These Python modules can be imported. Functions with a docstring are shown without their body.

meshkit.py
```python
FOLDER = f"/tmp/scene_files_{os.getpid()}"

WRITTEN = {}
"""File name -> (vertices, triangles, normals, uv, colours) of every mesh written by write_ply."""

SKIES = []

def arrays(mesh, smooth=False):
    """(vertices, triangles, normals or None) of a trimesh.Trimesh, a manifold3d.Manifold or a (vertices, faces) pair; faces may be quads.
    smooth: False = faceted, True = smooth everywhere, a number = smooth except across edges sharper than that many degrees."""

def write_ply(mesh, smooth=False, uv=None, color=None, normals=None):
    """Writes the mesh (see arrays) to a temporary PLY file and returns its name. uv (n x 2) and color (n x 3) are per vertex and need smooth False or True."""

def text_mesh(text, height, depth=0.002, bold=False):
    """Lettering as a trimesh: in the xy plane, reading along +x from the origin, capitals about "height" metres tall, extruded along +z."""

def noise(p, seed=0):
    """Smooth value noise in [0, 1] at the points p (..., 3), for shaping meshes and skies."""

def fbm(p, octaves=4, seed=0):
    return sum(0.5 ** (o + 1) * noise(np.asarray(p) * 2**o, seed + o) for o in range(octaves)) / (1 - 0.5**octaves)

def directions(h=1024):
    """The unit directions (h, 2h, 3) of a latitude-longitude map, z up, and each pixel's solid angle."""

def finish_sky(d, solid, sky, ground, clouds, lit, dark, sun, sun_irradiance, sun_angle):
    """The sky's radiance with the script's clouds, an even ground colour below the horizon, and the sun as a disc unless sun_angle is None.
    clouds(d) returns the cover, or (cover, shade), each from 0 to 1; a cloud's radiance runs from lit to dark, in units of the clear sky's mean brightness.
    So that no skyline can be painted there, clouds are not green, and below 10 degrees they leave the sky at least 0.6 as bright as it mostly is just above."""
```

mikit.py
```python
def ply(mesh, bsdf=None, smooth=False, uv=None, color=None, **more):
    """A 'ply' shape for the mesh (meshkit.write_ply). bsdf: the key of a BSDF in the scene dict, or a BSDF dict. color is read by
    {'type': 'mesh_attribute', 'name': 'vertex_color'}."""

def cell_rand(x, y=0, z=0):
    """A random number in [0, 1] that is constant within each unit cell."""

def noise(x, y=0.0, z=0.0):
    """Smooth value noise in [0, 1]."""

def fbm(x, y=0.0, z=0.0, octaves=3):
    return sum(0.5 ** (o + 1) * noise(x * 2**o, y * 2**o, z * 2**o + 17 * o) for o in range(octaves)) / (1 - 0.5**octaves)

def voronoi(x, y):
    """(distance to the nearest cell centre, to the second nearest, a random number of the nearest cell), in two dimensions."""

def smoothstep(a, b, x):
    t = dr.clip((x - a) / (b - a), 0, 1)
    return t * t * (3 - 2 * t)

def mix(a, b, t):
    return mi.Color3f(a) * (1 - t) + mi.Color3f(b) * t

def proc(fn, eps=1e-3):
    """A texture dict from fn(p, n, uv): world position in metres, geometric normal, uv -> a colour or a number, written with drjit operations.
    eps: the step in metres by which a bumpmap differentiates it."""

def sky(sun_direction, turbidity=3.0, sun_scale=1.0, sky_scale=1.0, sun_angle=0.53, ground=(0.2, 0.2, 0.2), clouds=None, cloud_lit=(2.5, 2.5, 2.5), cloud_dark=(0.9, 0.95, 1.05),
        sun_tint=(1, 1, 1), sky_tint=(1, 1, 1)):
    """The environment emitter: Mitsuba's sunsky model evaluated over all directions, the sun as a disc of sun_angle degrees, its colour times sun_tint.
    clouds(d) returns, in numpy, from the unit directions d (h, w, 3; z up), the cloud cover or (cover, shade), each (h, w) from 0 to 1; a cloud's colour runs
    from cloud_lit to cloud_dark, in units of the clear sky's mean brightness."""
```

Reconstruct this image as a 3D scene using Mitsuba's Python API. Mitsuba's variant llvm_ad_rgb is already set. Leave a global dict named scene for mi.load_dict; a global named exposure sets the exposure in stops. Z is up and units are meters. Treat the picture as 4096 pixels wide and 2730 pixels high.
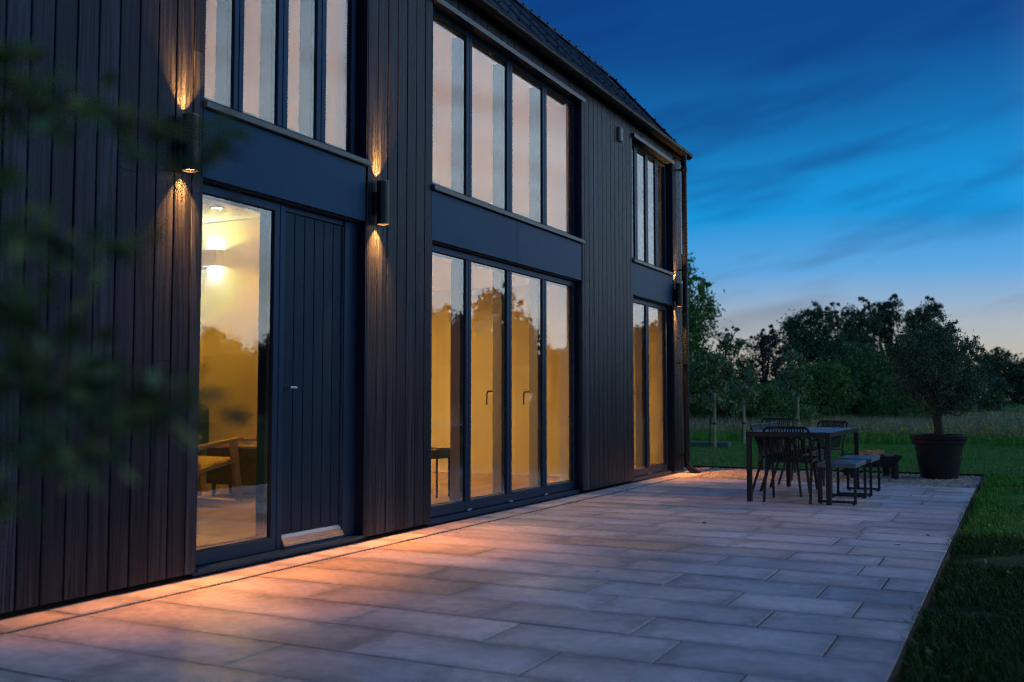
import math
import numpy as np
import drjit as dr
import trimesh
import mitsuba as mi
import mikit
import meshkit
from mikit import proc, noise, fbm, cell_rand, smoothstep, mix

T = mi.ScalarTransform4f
scene, labels = {}, {}

# ------------------------------------------------------------------ camera
YAW, PITCH = 0.46655, 0.0587
EYE = np.array([-0.0217, -4.4805, 1.0842])
FWD = np.array([math.cos(YAW) * math.cos(PITCH), math.sin(YAW) * math.cos(PITCH), math.sin(PITCH)])
scene['camera'] = {'type': 'thinlens', 'fov': 54.25, 'fov_axis': 'x', 'aperture_radius': 0.0100, 'focus_distance': 8.6,
                   'near_clip': 0.05, 'far_clip': 2000.0,
                   'to_world': T().look_at(origin=EYE.tolist(), target=(EYE + FWD).tolist(), up=[0, 0, 1])}

# ------------------------------------------------------------------ dusk sky, exposure
exposure = 1.3
SUN_AZ = math.radians(-52)
SUN = np.array([math.cos(SUN_AZ), math.sin(SUN_AZ), math.tan(math.radians(3.0))])
SUN /= np.linalg.norm(SUN)
UL = 15.5                                     # brightness of the lit haze in units of the clear dusk sky's mean


def dusk_clouds(d):
    """the twilight arch: pale lit haze along the horizon, wide and high towards the set sun, an azure veil above it, darker streaks through both"""
    el = np.degrees(np.arcsin(np.clip(d[..., 2], -1, 1)))
    az = np.degrees(np.arctan2(d[..., 1], d[..., 0]))
    away = np.abs((az - math.degrees(SUN_AZ) + 180) % 360 - 180)             # degrees of azimuth from the sun
    n1 = meshkit.fbm(np.stack([(az - 0.6 * el) / 11.0, (el + 0.22 * az) / 1.5, 0 * el + 3.7], -1), 5, 3)
    n2 = meshkit.fbm(np.stack([az / 34.0, (el + 0.25 * az) / 7.0, 0 * el], -1), 3, 11)
    g = np.clip((ARCH + 9 - away) / 27.0, 0, 1)
    g = g * g * (3 - 2 * g)
    e2 = el + 2.5 * (n2 - 0.5)
    veil = np.interp(e2, [0, 2.4, 4.4, 7, 11, 14.5, 19, 25, 90], [0.015, 0.03, 0.17, 0.43, 0.43, 0.20, 0.05, 0.035, 0.06])
    lit = np.interp(e2, [0, 2.4, 4.4, 7, 10], [0.27, 0.265, 0.205, 0.06, 0.0]) * (0.75 + 0.25 * np.clip((110 - away) / 55, 0, 1))
    veil = veil * (1 - g) + g * np.interp(el, [0, 4, 10, 22, 35, 60], [0.20, 0.45, 0.60, 0.62, 0.46, 0.10])
    lit = lit * (1 - g) + g * np.interp(el, [0, 3, 9, 20, 32, 48, 75], ARCH_W) * (0.80 + 0.4 * n2)
    streak = np.clip((n1 * 0.75 + n2 * 0.35 - 0.545) / 0.15, 0, 1)
    veil = veil * (1 - 0.48 * streak)
    lit = lit * (1 - 0.24 * streak)
    cover = np.clip(veil + lit, 1e-4, 1)
    return cover, np.clip(veil / (veil + lit + 1e-4), 0, 1)


ARCH, ARCH_W = 44.0, [0.50, 0.50, 0.42, 0.34, 0.24, 0.13, 0.03]
scene['sky'] = mikit.sky(SUN, turbidity=3, sun_scale=0.0, sky_scale=1.0, sky_tint=(0.06, 0.50, 2.7), ground=(0.06, 0.07, 0.05),
                         clouds=dusk_clouds, cloud_lit=(UL * 1.90, UL * 1.62, UL * 1.05), cloud_dark=(UL * 0.015, UL * 0.625, UL * 1.36))


# ------------------------------------------------------------------ materials
def mat(name, base, rough=0.5, bump=None, scale=1.0, spec=0.5, metallic=0.0, **kw):
    color = {'type': 'rgb', 'value': list(base)} if isinstance(base, (tuple, list)) else base
    b = {'type': 'principled', 'base_color': color, 'roughness': rough if not callable(rough) else proc(rough), 'specular': spec, 'metallic': metallic, **kw}
    if bump is not None:
        b = {'type': 'bumpmap', 'arbitrary': bump, 'scale': scale, 'bsdf': b}
    scene[name] = {'type': 'twosided', 'bsdf': b}
    return name


def wood_grain(p):
    row = dr.floor((p.x - 3.228) / 0.1423)
    off = cell_rand(row, 7) * 50
    wob = noise(p.x * 5 + off, p.z * 1.3) * 0.05
    return fbm((p.x + wob) * 95 + off, p.z * 2.2 + off, 0.0, 3), off, row


def board_color(tone, red):
    def fn(p, n, uv):
        g, off, row = wood_grain(p)
        blot = fbm(p.x * 3 + off, p.z * 0.8, 0.0, 2)
        k = (0.25 + 1.30 * smoothstep(0.25, 0.7, g)) * (0.6 + 0.8 * blot)
        return mi.Color3f(tone * red * 0.66, tone * 0.82, tone * 1.28) * k
    return fn


def board_bump(p, n, uv):
    g, off, row = wood_grain(p)
    rings = noise(p.x * 40 + off + 3 * noise(p.z * 1.5 + off, p.x * 9), p.z * 1.4)
    return smoothstep(0.25, 0.8, g) * 0.7 + rings * 0.5


BOARDS = [mat(f'mat_board_{i}', proc(board_color(t, r)), 0.44, proc(board_bump, 2e-3), 0.0009, spec=0.24, spec_tint=1.0) for i, (t, r) in
          enumerate([(0.016, 1.05), (0.022, 1.0), (0.011, 1.05), (0.029, 1.0)])]
mat('mat_membrane', (0.012, 0.012, 0.013), 0.9)
mat('mat_frame', (0.010, 0.024, 0.050), 0.40, spec=0.28, spec_tint=1.0)
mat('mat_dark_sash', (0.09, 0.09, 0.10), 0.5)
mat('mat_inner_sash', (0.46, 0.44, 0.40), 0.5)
mat('mat_reveal', (0.008, 0.013, 0.024), 0.5, spec=0.25, spec_tint=1.0)
mat('mat_panel', proc(lambda p, n, uv: mi.Color3f(0.011, 0.036, 0.080) * (0.82 + 0.36 * fbm(p.x * 1.6, p.z * 3 + 0.6 * p.x, 0.0, 3))), 0.46, spec=0.28, spec_tint=1.0, bump=
    proc(lambda p, n, uv: noise(p.x * 260, p.y * 260, p.z * 260)), scale=0.0005)
mat('mat_trim', (0.050, 0.078, 0.105), 0.36)
mat('mat_seal', (0.008, 0.008, 0.009), 0.6)
mat('mat_door', (0.005, 0.012, 0.024), 0.45, spec=0.25, spec_tint=1.0, bump= proc(lambda p, n, uv: noise(p.x * 220, p.y * 220, p.z * 220)), scale=0.0005)
mat('mat_silver', (0.34, 0.36, 0.40), 0.36, metallic=0.9)
mat('mat_gutter', (0.008, 0.010, 0.014), 0.34, spec=0.3, spec_tint=0.6)
mat('mat_roof', proc(lambda p, n, uv: mi.Color3f(0.085, 0.10, 0.115) * (0.75 + 0.5 * fbm(p.x * 3, p.z * 2, 0.0, 3))), 0.4,
    proc(lambda p, n, uv: fbm(p.x * 9, p.z * 4, 0.0, 2)), 0.004)
mat('mat_screw', (0.015, 0.015, 0.016), 0.5)
mat('mat_plastic_pale', (0.22, 0.23, 0.25), 0.45)
mat('mat_plaster', proc(lambda p, n, uv: mi.Color3f(0.74, 0.70, 0.64) * (0.94 + 0.1 * fbm(p.x * 2, p.y * 2, p.z * 2, 2))), 0.85, spec=0.2)
mat('mat_oak_floor', proc(lambda p, n, uv: mi.Color3f(0.36, 0.22, 0.115) * (0.7 + 0.35 * cell_rand(dr.floor(p.y / 0.19), dr.floor(p.x / 1.9 + 5 * cell_rand(dr.floor(p.y / 0.19), 3))) + 0.35 * fbm(p.x * 3, p.y * 45, 0.0, 3))), 0.35)
mat('mat_oak', proc(lambda p, n, uv: mi.Color3f(0.40, 0.235, 0.10) * (0.7 + 0.5 * fbm(p.x * 14, p.y * 14, p.z * 5, 3))), 0.4)
mat('mat_green_cloth', (0.030, 0.055, 0.040), 0.9, sheen=0.4)
mat('mat_weave', proc(lambda p, n, uv: mi.Color3f(0.30, 0.20, 0.10) * (0.6 + 0.7 * noise(p.x * 70, p.y * 70, p.z * 70))), 0.8)
mat('mat_dark_wood', proc(lambda p, n, uv: mi.Color3f(0.10, 0.055, 0.03) * (0.6 + 0.8 * fbm(p.x * 6, p.y * 30, p.z * 30, 3))), 0.45)
mat('mat_lamp_black', (0.012, 0.012, 0.013), 0.4)
mat('mat_lamp_brass', (0.55, 0.40, 0.22), 0.3, metallic=0.8)
mat('mat_charcoal', (0.016, 0.017, 0.021), 0.42)
mat('mat_table_top', proc(lambda p, n, uv: mi.Color3f(0.17, 0.18, 0.21) * (0.8 + 0.4 * fbm(p.x * 20, p.y * 20, 0.0, 3))), 0.42)
mat('mat_pot', proc(lambda p, n, uv: mi.Color3f(0.011, 0.012, 0.014) * (0.75 + 0.5 * fbm(p.x * 9, p.y * 9, p.z * 9, 3))), 0.55,
    proc(lambda p, n, uv: noise(p.x * 60, p.y * 60, p.z * 60)), 0.002)
mat('mat_soil', proc(lambda p, n, uv: mi.Color3f(0.045, 0.033, 0.023) * (0.5 + fbm(p.x * 12, p.y * 12, 0.0, 3))), 0.95, spec=0.1)
mat('mat_bark', proc(lambda p, n, uv: mi.Color3f(0.11, 0.085, 0.06) * (0.45 + 1.0 * fbm(p.x * 22, p.y * 22, p.z * 7, 3))), 0.9,
    proc(lambda p, n, uv: fbm(p.x * 30, p.y * 30, p.z * 9, 3), 3e-3), 0.02, spec=0.1)
mat('mat_stake', proc(lambda p, n, uv: mi.Color3f(0.68, 0.52, 0.32) * (0.7 + 0.5 * fbm(p.x * 40, p.y * 40, p.z * 8, 2))), 0.8, spec=0.2)
mat('mat_log', proc(lambda p, n, uv: mi.Color3f(0.80, 0.50, 0.30) * (0.6 + 0.7 * fbm(p.x * 30, p.y * 30, p.z * 30, 3))), 0.8, spec=0.2)
mat('mat_log_bark', (0.24, 0.11, 0.05), 0.9, spec=0.1)
mat('mat_rust', proc(lambda p, n, uv: mi.Color3f(0.035, 0.034, 0.036) * (0.6 + 0.9 * fbm(p.x * 20, p.y * 20, p.z * 20, 3))), 0.6)
mat('mat_sleeper', proc(lambda p, n, uv: mi.Color3f(0.26, 0.24, 0.22) * (0.6 + 0.7 * fbm(p.x * 30, p.y * 4, p.z * 30, 3))), 0.85, spec=0.2)
mat('mat_edging', (0.012, 0.011, 0.010), 0.8)
mat('mat_joint', proc(lambda p, n, uv: mi.Color3f(0.13, 0.085, 0.06) * (0.6 + 0.7 * fbm(p.x * 18, p.y * 18, 0.0, 3))), 0.95, spec=0.1)
mat('mat_slot', (0.02, 0.02, 0.021), 0.5)


def slab_color(c):
    def fn(p, n, uv):
        cloud = fbm(p.x * 2.6 + c[0] * 91, p.y * 1.7 + c[1] * 57, 0.0, 4)
        fine = fbm(p.x * 26, p.y * 26, 0.0, 3)
        stain = smoothstep(0.52, 0.75, fbm(p.x * 1.1 + 9, p.y * 1.3 + 4, 0.0, 3))
        e = dr.minimum(dr.minimum(uv.x, 1 - uv.x) * 0.42, dr.minimum(uv.y, 1 - uv.y) * 0.8) + 0.05 * (fine - 0.5) + 0.09 * (cloud - 0.5)
        k = (0.60 + 0.70 * cloud) * (0.84 + 0.32 * fine) * (1 - 0.22 * stain) * (0.80 + 0.24 * smoothstep(0.0, 0.11, e))
        return mi.Color3f(*c) * k
    return fn


def slab_bump(p, n, uv):
    return fbm(p.x * 14, p.y * 14, 0.0, 4) + 0.35 * noise(p.x * 90, p.y * 90)


SLABS = [mat(f'mat_slab_{i}', proc(slab_color(c)), lambda p, n, uv: 0.28 + 0.42 * fbm(p.x * 3.1, p.y * 3.1, 0.0, 3), proc(slab_bump, 3e-3), 0.0022, spec=0.45)
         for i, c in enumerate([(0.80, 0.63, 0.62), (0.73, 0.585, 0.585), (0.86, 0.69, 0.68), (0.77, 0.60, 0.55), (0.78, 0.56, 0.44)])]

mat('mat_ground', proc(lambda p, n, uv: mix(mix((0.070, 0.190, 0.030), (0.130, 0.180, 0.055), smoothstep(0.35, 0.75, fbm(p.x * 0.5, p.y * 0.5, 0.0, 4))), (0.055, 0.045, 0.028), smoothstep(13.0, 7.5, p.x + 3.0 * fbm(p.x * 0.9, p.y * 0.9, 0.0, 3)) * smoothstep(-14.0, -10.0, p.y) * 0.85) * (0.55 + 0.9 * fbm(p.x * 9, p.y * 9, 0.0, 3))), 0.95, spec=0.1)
mat('mat_gravel_bed', proc(lambda p, n, uv: mi.Color3f(0.40, 0.33, 0.26) * (0.45 + 0.9 * fbm(p.x * 30, p.y * 30, 0.0, 2))), 0.95, spec=0.1)
VC = {'type': 'mesh_attribute', 'name': 'vertex_color'}
scene['mat_leaf'] = {'type': 'twosided', 'bsdf': {'type': 'principled', 'base_color': VC, 'roughness': 0.55, 'specular': 0.3}}
scene['mat_stone'] = {'type': 'twosided', 'bsdf': {'type': 'diffuse', 'reflectance': VC}}
scene['mat_glass'] = {'type': 'thindielectric', 'int_ior': 1.95, 'ext_ior': 1.0}
WARM = (1.0, 0.60, 0.17)
AMBER = (1.0, 0.53, 0.05)
PEACH = (1.0, 0.52, 0.20)
GOLD = (1.0, 0.575, 0.085)


def emit(col, k):
    return {'type': 'area', 'radiance': {'type': 'rgb', 'value': [c * k for c in col]}}


# ------------------------------------------------------------------ mesh helpers
class MB:
    """collects pieces into one mesh"""

    def __init__(self):
        self.v, self.f, self.c, self.n = [], [], [], 0

    def add(self, v, f, color=None):
        v, f = np.asarray(v, float), np.asarray(f, int)
        if f.shape[1] == 4:
            f = np.vstack([f[:, [0, 1, 2]], f[:, [0, 2, 3]]])
        self.v.append(v)
        self.f.append(f + self.n)
        self.c.append(np.tile(color, (len(v), 1)) if color is not None and np.ndim(color) == 1 else color)
        self.n += len(v)
        return self

    def mesh(self, m):
        return self.add(m.vertices, m.faces)

    def box(self, x0, x1, y0, y1, z0, z1, cham=0.0):
        if cham <= 0:
            v = [[x, y, z] for x in (x0, x1) for y in (y0, y1) for z in (z0, z1)]
            return self.add(v, [[0, 1, 3, 2], [4, 6, 7, 5], [0, 4, 5, 1], [2, 3, 7, 6], [0, 2, 6, 4], [1, 5, 7, 3]])
        pts = []
        c = min(cham, 0.45 * min(x1 - x0, y1 - y0, z1 - z0))
        for x, sx in ((x0, 1), (x1, -1)):
            for y, sy in ((y0, 1), (y1, -1)):
                for z, sz in ((z0, 1), (z1, -1)):
                    pts += [[x, y + sy * c, z + sz * c], [x + sx * c, y, z + sz * c], [x + sx * c, y + sy * c, z]]
        return self.mesh(trimesh.convex.convex_hull(np.array(pts)))

    def tube(self, pts, r, sides=8, cap=True):
        p = np.asarray(pts, float)
        r = np.broadcast_to(r, (len(p),))
        t = np.gradient(p, axis=0)
        t /= np.linalg.norm(t, axis=1, keepdims=True) + 1e-12
        a = np.zeros_like(p)
        ref = np.array([0, 0, 1.0]) if abs(t[0, 2]) < 0.9 else np.array([1.0, 0, 0])
        for i in range(len(p)):
            ref = ref - t[i] * (ref @ t[i])
            ref /= np.linalg.norm(ref) + 1e-12
            a[i] = ref
        b = np.cross(t, a)
        ang = np.arange(sides) * 2 * np.pi / sides
        v = (p[:, None] + r[:, None, None] * (np.cos(ang)[None, :, None] * a[:, None] + np.sin(ang)[None, :, None] * b[:, None])).reshape(-1, 3)
        i, j = np.meshgrid(np.arange(len(p) - 1), np.arange(sides), indexing='ij')
        q = np.stack([i * sides + j, i * sides + (j + 1) % sides, (i + 1) * sides + (j + 1) % sides, (i + 1) * sides + j], -1).reshape(-1, 4)
        f = np.vstack([q[:, [0, 1, 2]], q[:, [0, 2, 3]]])
        if cap:
            n = len(v)
            v = np.vstack([v, p[:1], p[-1:]])
            k = np.arange(sides)
            e = (len(p) - 1) * sides
            f = np.vstack([f, np.stack([(k + 1) % sides, k, 0 * k + n], 1), np.stack([e + k, e + (k + 1) % sides, 0 * k + n + 1], 1)])
        return self.add(v, f)

    def lathe(self, prof, cx=0, cy=0, sides=40):
        m = trimesh.creation.revolve(np.array(prof, float), sections=sides)
        m.apply_translation([cx, cy, 0])
        return self.mesh(m)

    def prism(self, poly, axis, a, b):
        """a closed outline (list of 2-D points) extruded along an axis: 'x' (y,z), 'y' (x,z) or 'z' (x,y)"""
        from shapely.geometry import Polygon
        m = trimesh.creation.extrude_polygon(Polygon(poly), b - a, engine='earcut')
        v = np.array(m.vertices)
        v[:, 2] += a
        v = {'x': v[:, [2, 0, 1]], 'y': v[:, [0, 2, 1]], 'z': v}[axis]
        f = m.faces[:, ::-1] if axis == 'y' else m.faces
        return self.add(v, f)

    def get(self):
        return np.vstack(self.v), np.vstack(self.f)

    def dict(self, bsdf, smooth=False, **kw):
        if self.c and self.c[0] is not None:
            return mikit.ply(self.get(), bsdf, smooth=False, color=np.vstack(self.c), **kw)
        return mikit.ply(self.get(), bsdf, smooth=smooth, **kw)


def key_for(name):
    if name not in scene and not any(k.startswith(name + '__') for k in scene):
        return name
    i = 1
    while f'{name}_{i:03d}' in scene or any(k.startswith(f'{name}_{i:03d}__') for k in scene):
        i += 1
    return f'{name}_{i:03d}'


COUNT = {}


def part(parent, name, mb, bsdf, smooth=False, label=None, **kw):
    base = f'{parent}__{name}'
    i = COUNT.get(base, 0)
    COUNT[base] = i + 1
    key = base if i == 0 else f'{base}_{i:03d}'
    scene[key] = mb.dict(bsdf, smooth, **kw)
    if label:
        labels[key] = {'label': label}
    return key


def holder(parent, name):
    """a key for a part that only holds sub-parts"""
    base = f'{parent}__{name}'
    i = COUNT.get(base, 0)
    COUNT[base] = i + 1
    return base if i == 0 else f'{base}_{i:03d}'


def thing(name, label, category, group=None):
    i = COUNT.get(name, 0)
    COUNT[name] = i + 1
    key = name if i == 0 else f'{name}_{i:03d}'
    labels[key] = {'label': label, 'category': category, **({'group': group} if group else {})}
    return key


def setting(name, mb, bsdf, label, category, kind='structure', **kw):
    if mb is not None:
        scene[name] = mb.dict(bsdf, **kw)
    labels[name] = {'label': label, 'category': category, 'kind': kind}
    return name


def box(*a, cham=0.0):
    return MB().box(*a, cham=cham)


def arc(c, r, a0, a1, n, u, w):
    c, u, w = np.asarray(c, float), np.asarray(u, float), np.asarray(w, float)
    return [c + r * (math.cos(a) * u + math.sin(a) * w) for a in np.linspace(a0, a1, n)]


def place(key_prefix, m):
    for k in list(scene):
        if k == key_prefix or k.startswith(key_prefix + '__'):
            scene[k] = {**scene[k], 'to_world': m}


def copy_thing(src, key, m):
    for k in list(scene):
        if k == src or k.startswith(src + '__'):
            scene[key + k[len(src):]] = {**scene[k], 'to_world': m}


# ------------------------------------------------------------------ the house
XL, XR = -5.0, 14.60
ZE = 4.74                                     # underside of the eaves
OPEN = [(4.594, 6.36), (7.33, 10.70), (12.42, 14.18)]
FB, FT = 2.470, 2.905                         # fascia panel between the floors
HEAD = 4.59
rng = np.random.default_rng(5)
H = thing('house', 'dark timber clad two storey house with lit full height windows and metal roof', 'house')

# wall body behind the boards: piers, lintels, inner lining
edges = [XL] + [x for o in OPEN for x in o] + [XR]
shell, lining = MB(), MB()
for a, b in zip(edges[0::2], edges[1::2]):
    shell.box(a + 0.012, b - 0.012, 0.026, 0.215, 0.03, ZE)
    lining.box(a + 0.002 if a > XL else a, b - 0.002 if b < XR else b - 0.02, 0.217, 0.25, 0.10, ZE + 0.1)
for a, b in OPEN:
    shell.box(a - 0.012, b + 0.012, 0.030, 0.215, HEAD + 0.01, ZE - 0.002)
    shell.box(a - 0.012, b + 0.012, 0.035, 0.215, FB + 0.02, FT - 0.03)
    lining.box(a, b, 0.217, 0.25, HEAD + 0.06, ZE + 0.1)
    lining.box(a, b, 0.217, 0.25, FB + 0.04, FT)
part(H, 'outer_wall', shell, 'mat_membrane')
part(H, 'inner_lining', lining, 'mat_plaster')
gable = MB()
for gx in (XL, XR - 0.021):
    gable.prism([(0.03, 0.03), (8.4, 0.03), (8.4, ZE), (4.2, 8.36), (1.2, 6.17), (0.03, ZE + 0.06)], 'x', gx, gx + 0.02)
gable.box(XL, XR, 8.38, 8.4, 0.03, ZE)
part(H, 'gable_wall', gable, 'mat_membrane')

# charred boards
PITCH_B, GAP = 0.1423, 0.007
row0 = 3.228


def board(x0, x1, z0, z1, bsdf):
    """an upright board with eased front edges and a thin lap behind the gap"""
    x0, x1 = x0 + GAP / 2, x1 - GAP / 2
    e = 0.004
    d = rng.uniform(0, 0.0025)
    m = MB()
    m.prism([(x0, 0.024), (x0, e - d), (x0 + e, -d), (x1 - e, -d), (x1, e - d), (x1, 0.024)], 'z', z0, z1)
    part(H, 'cladding_board', m, bsdf)


def run_boards(x0, x1, z0, z1, split=True, z0j=True):
    """boards from x0 to x1 on the facade's common pitch; end boards are cut to fit"""
    k0 = math.floor((x0 - row0) / PITCH_B + 1e-6)
    x = x0
    while x < x1 - 1e-6:
        nx = min(x1, row0 + PITCH_B * (math.floor((x - row0) / PITCH_B + 1e-6) + 1))
        if x1 - nx < 0.02:
            nx = x1
        cuts = [z0, z1]
        if split and rng.random() < 0.75:
            cuts.insert(1, rng.uniform(z0 + 0.25 * (z1 - z0), z0 + 0.8 * (z1 - z0)))
        for a, b in zip(cuts[:-1], cuts[1:]):
            board(x, nx, a + (0.002 if a > z0 else 0), b, BOARDS[rng.choice(4, p=[0.38, 0.27, 0.25, 0.10])])
        x = nx


run_boards(0.667, OPEN[0][0], 0.035, ZE)
run_boards(OPEN[0][1], OPEN[1][0], 0.035, ZE)
run_boards(OPEN[1][1], OPEN[2][0], 0.035, ZE)
run_boards(OPEN[2][1], XR, 0.035, ZE)
for a, b in OPEN:
    run_boards(a, b, HEAD + 0.045, ZE, split=False)
far_boards = MB()
for k in range(40):
    x = 0.667 - (k + 1) * PITCH_B
    far_boards.box(x + GAP / 2, x + PITCH_B - GAP / 2, 0, 0.024, 0.035, ZE)
part(H, 'cladding_run', far_boards, BOARDS[0])
labels[H + '__cladding_run'] = {'label': 'boards of the wall running on to the left', 'kind': 'stuff'}

# reveals, fascia panels, sills, head trims
for i, (a, b) in enumerate(OPEN):
    for z0, z1 in ((0.04, FB), (FT, HEAD)):
        part(H, 'reveal', box(b - 0.010, b + 0.010, 0.0015, 0.20, z0, z1), 'mat_reveal')
        part(H, 'reveal', box(a - 0.010, a + 0.010, 0.0015, 0.20, z0, z1), 'mat_reveal')
    joints = [a + 0.006, 9.0, b - 0.008] if i == 1 else [a + 0.006, b - 0.008]
    for p, q in zip(joints[:-1], joints[1:]):
        part(H, 'fascia_panel', box(p + 0.002, q - 0.002, 0.006, 0.034, FB, FT - 0.004, cham=0.002), 'mat_panel')
    sj = [a + 0.004, a + (b - a) * 0.5, b + 0.026] if i == 1 else [a + 0.004, b + 0.026]
    for p, q in zip(sj[:-1], sj[1:]):
        part(H, 'sill', MB().prism([(0.10, FT + 0.012), (-0.028, FT + 0.004), (-0.028, FT + 0.040), (-0.024, FT + 0.044), (0.10, FT + 0.060)], 'x', p, q - 0.002), 'mat_trim')
    hj = list(np.linspace(a - 0.0, b + 0.028, 6 if i == 1 else 2))
    for p, q in zip(hj[:-1], hj[1:]):
        part(H, 'head_trim', MB().prism([(-0.034, HEAD - 0.012), (-0.038, HEAD - 0.012), (-0.038, HEAD + 0.034), (0.03, HEAD + 0.046), (0.03, HEAD + 0.0425), (-0.034, HEAD + 0.030)], 'x', p, q - 0.003), 'mat_trim')
    part(H, 'soffit', box(a + 0.011, b - 0.011, -0.03, 0.214, HEAD - 0.004, HEAD + 0.008), 'mat_reveal')
    part(H, 'soffit', box(a + 0.011, b - 0.011, 0.036, 0.214, FB - 0.012, FB - 0.002), 'mat_reveal')
    for z0, z1 in ((0.12, FB - 0.02), (FT + 0.06, HEAD - 0.01)):
        part(H, 'inner_reveal', box(b - 0.075 if z0 > 1 or b < 7 else b - 0.09, b - 0.012, 0.138, 0.25, z0, z1), 'mat_plaster')
        part(H, 'inner_reveal', box(a + 0.012, a + 0.045, 0.205, 0.25, z0, z1), 'mat_plaster')

YG, YF = 0.10, 0.082                           # glass, frame front


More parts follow.
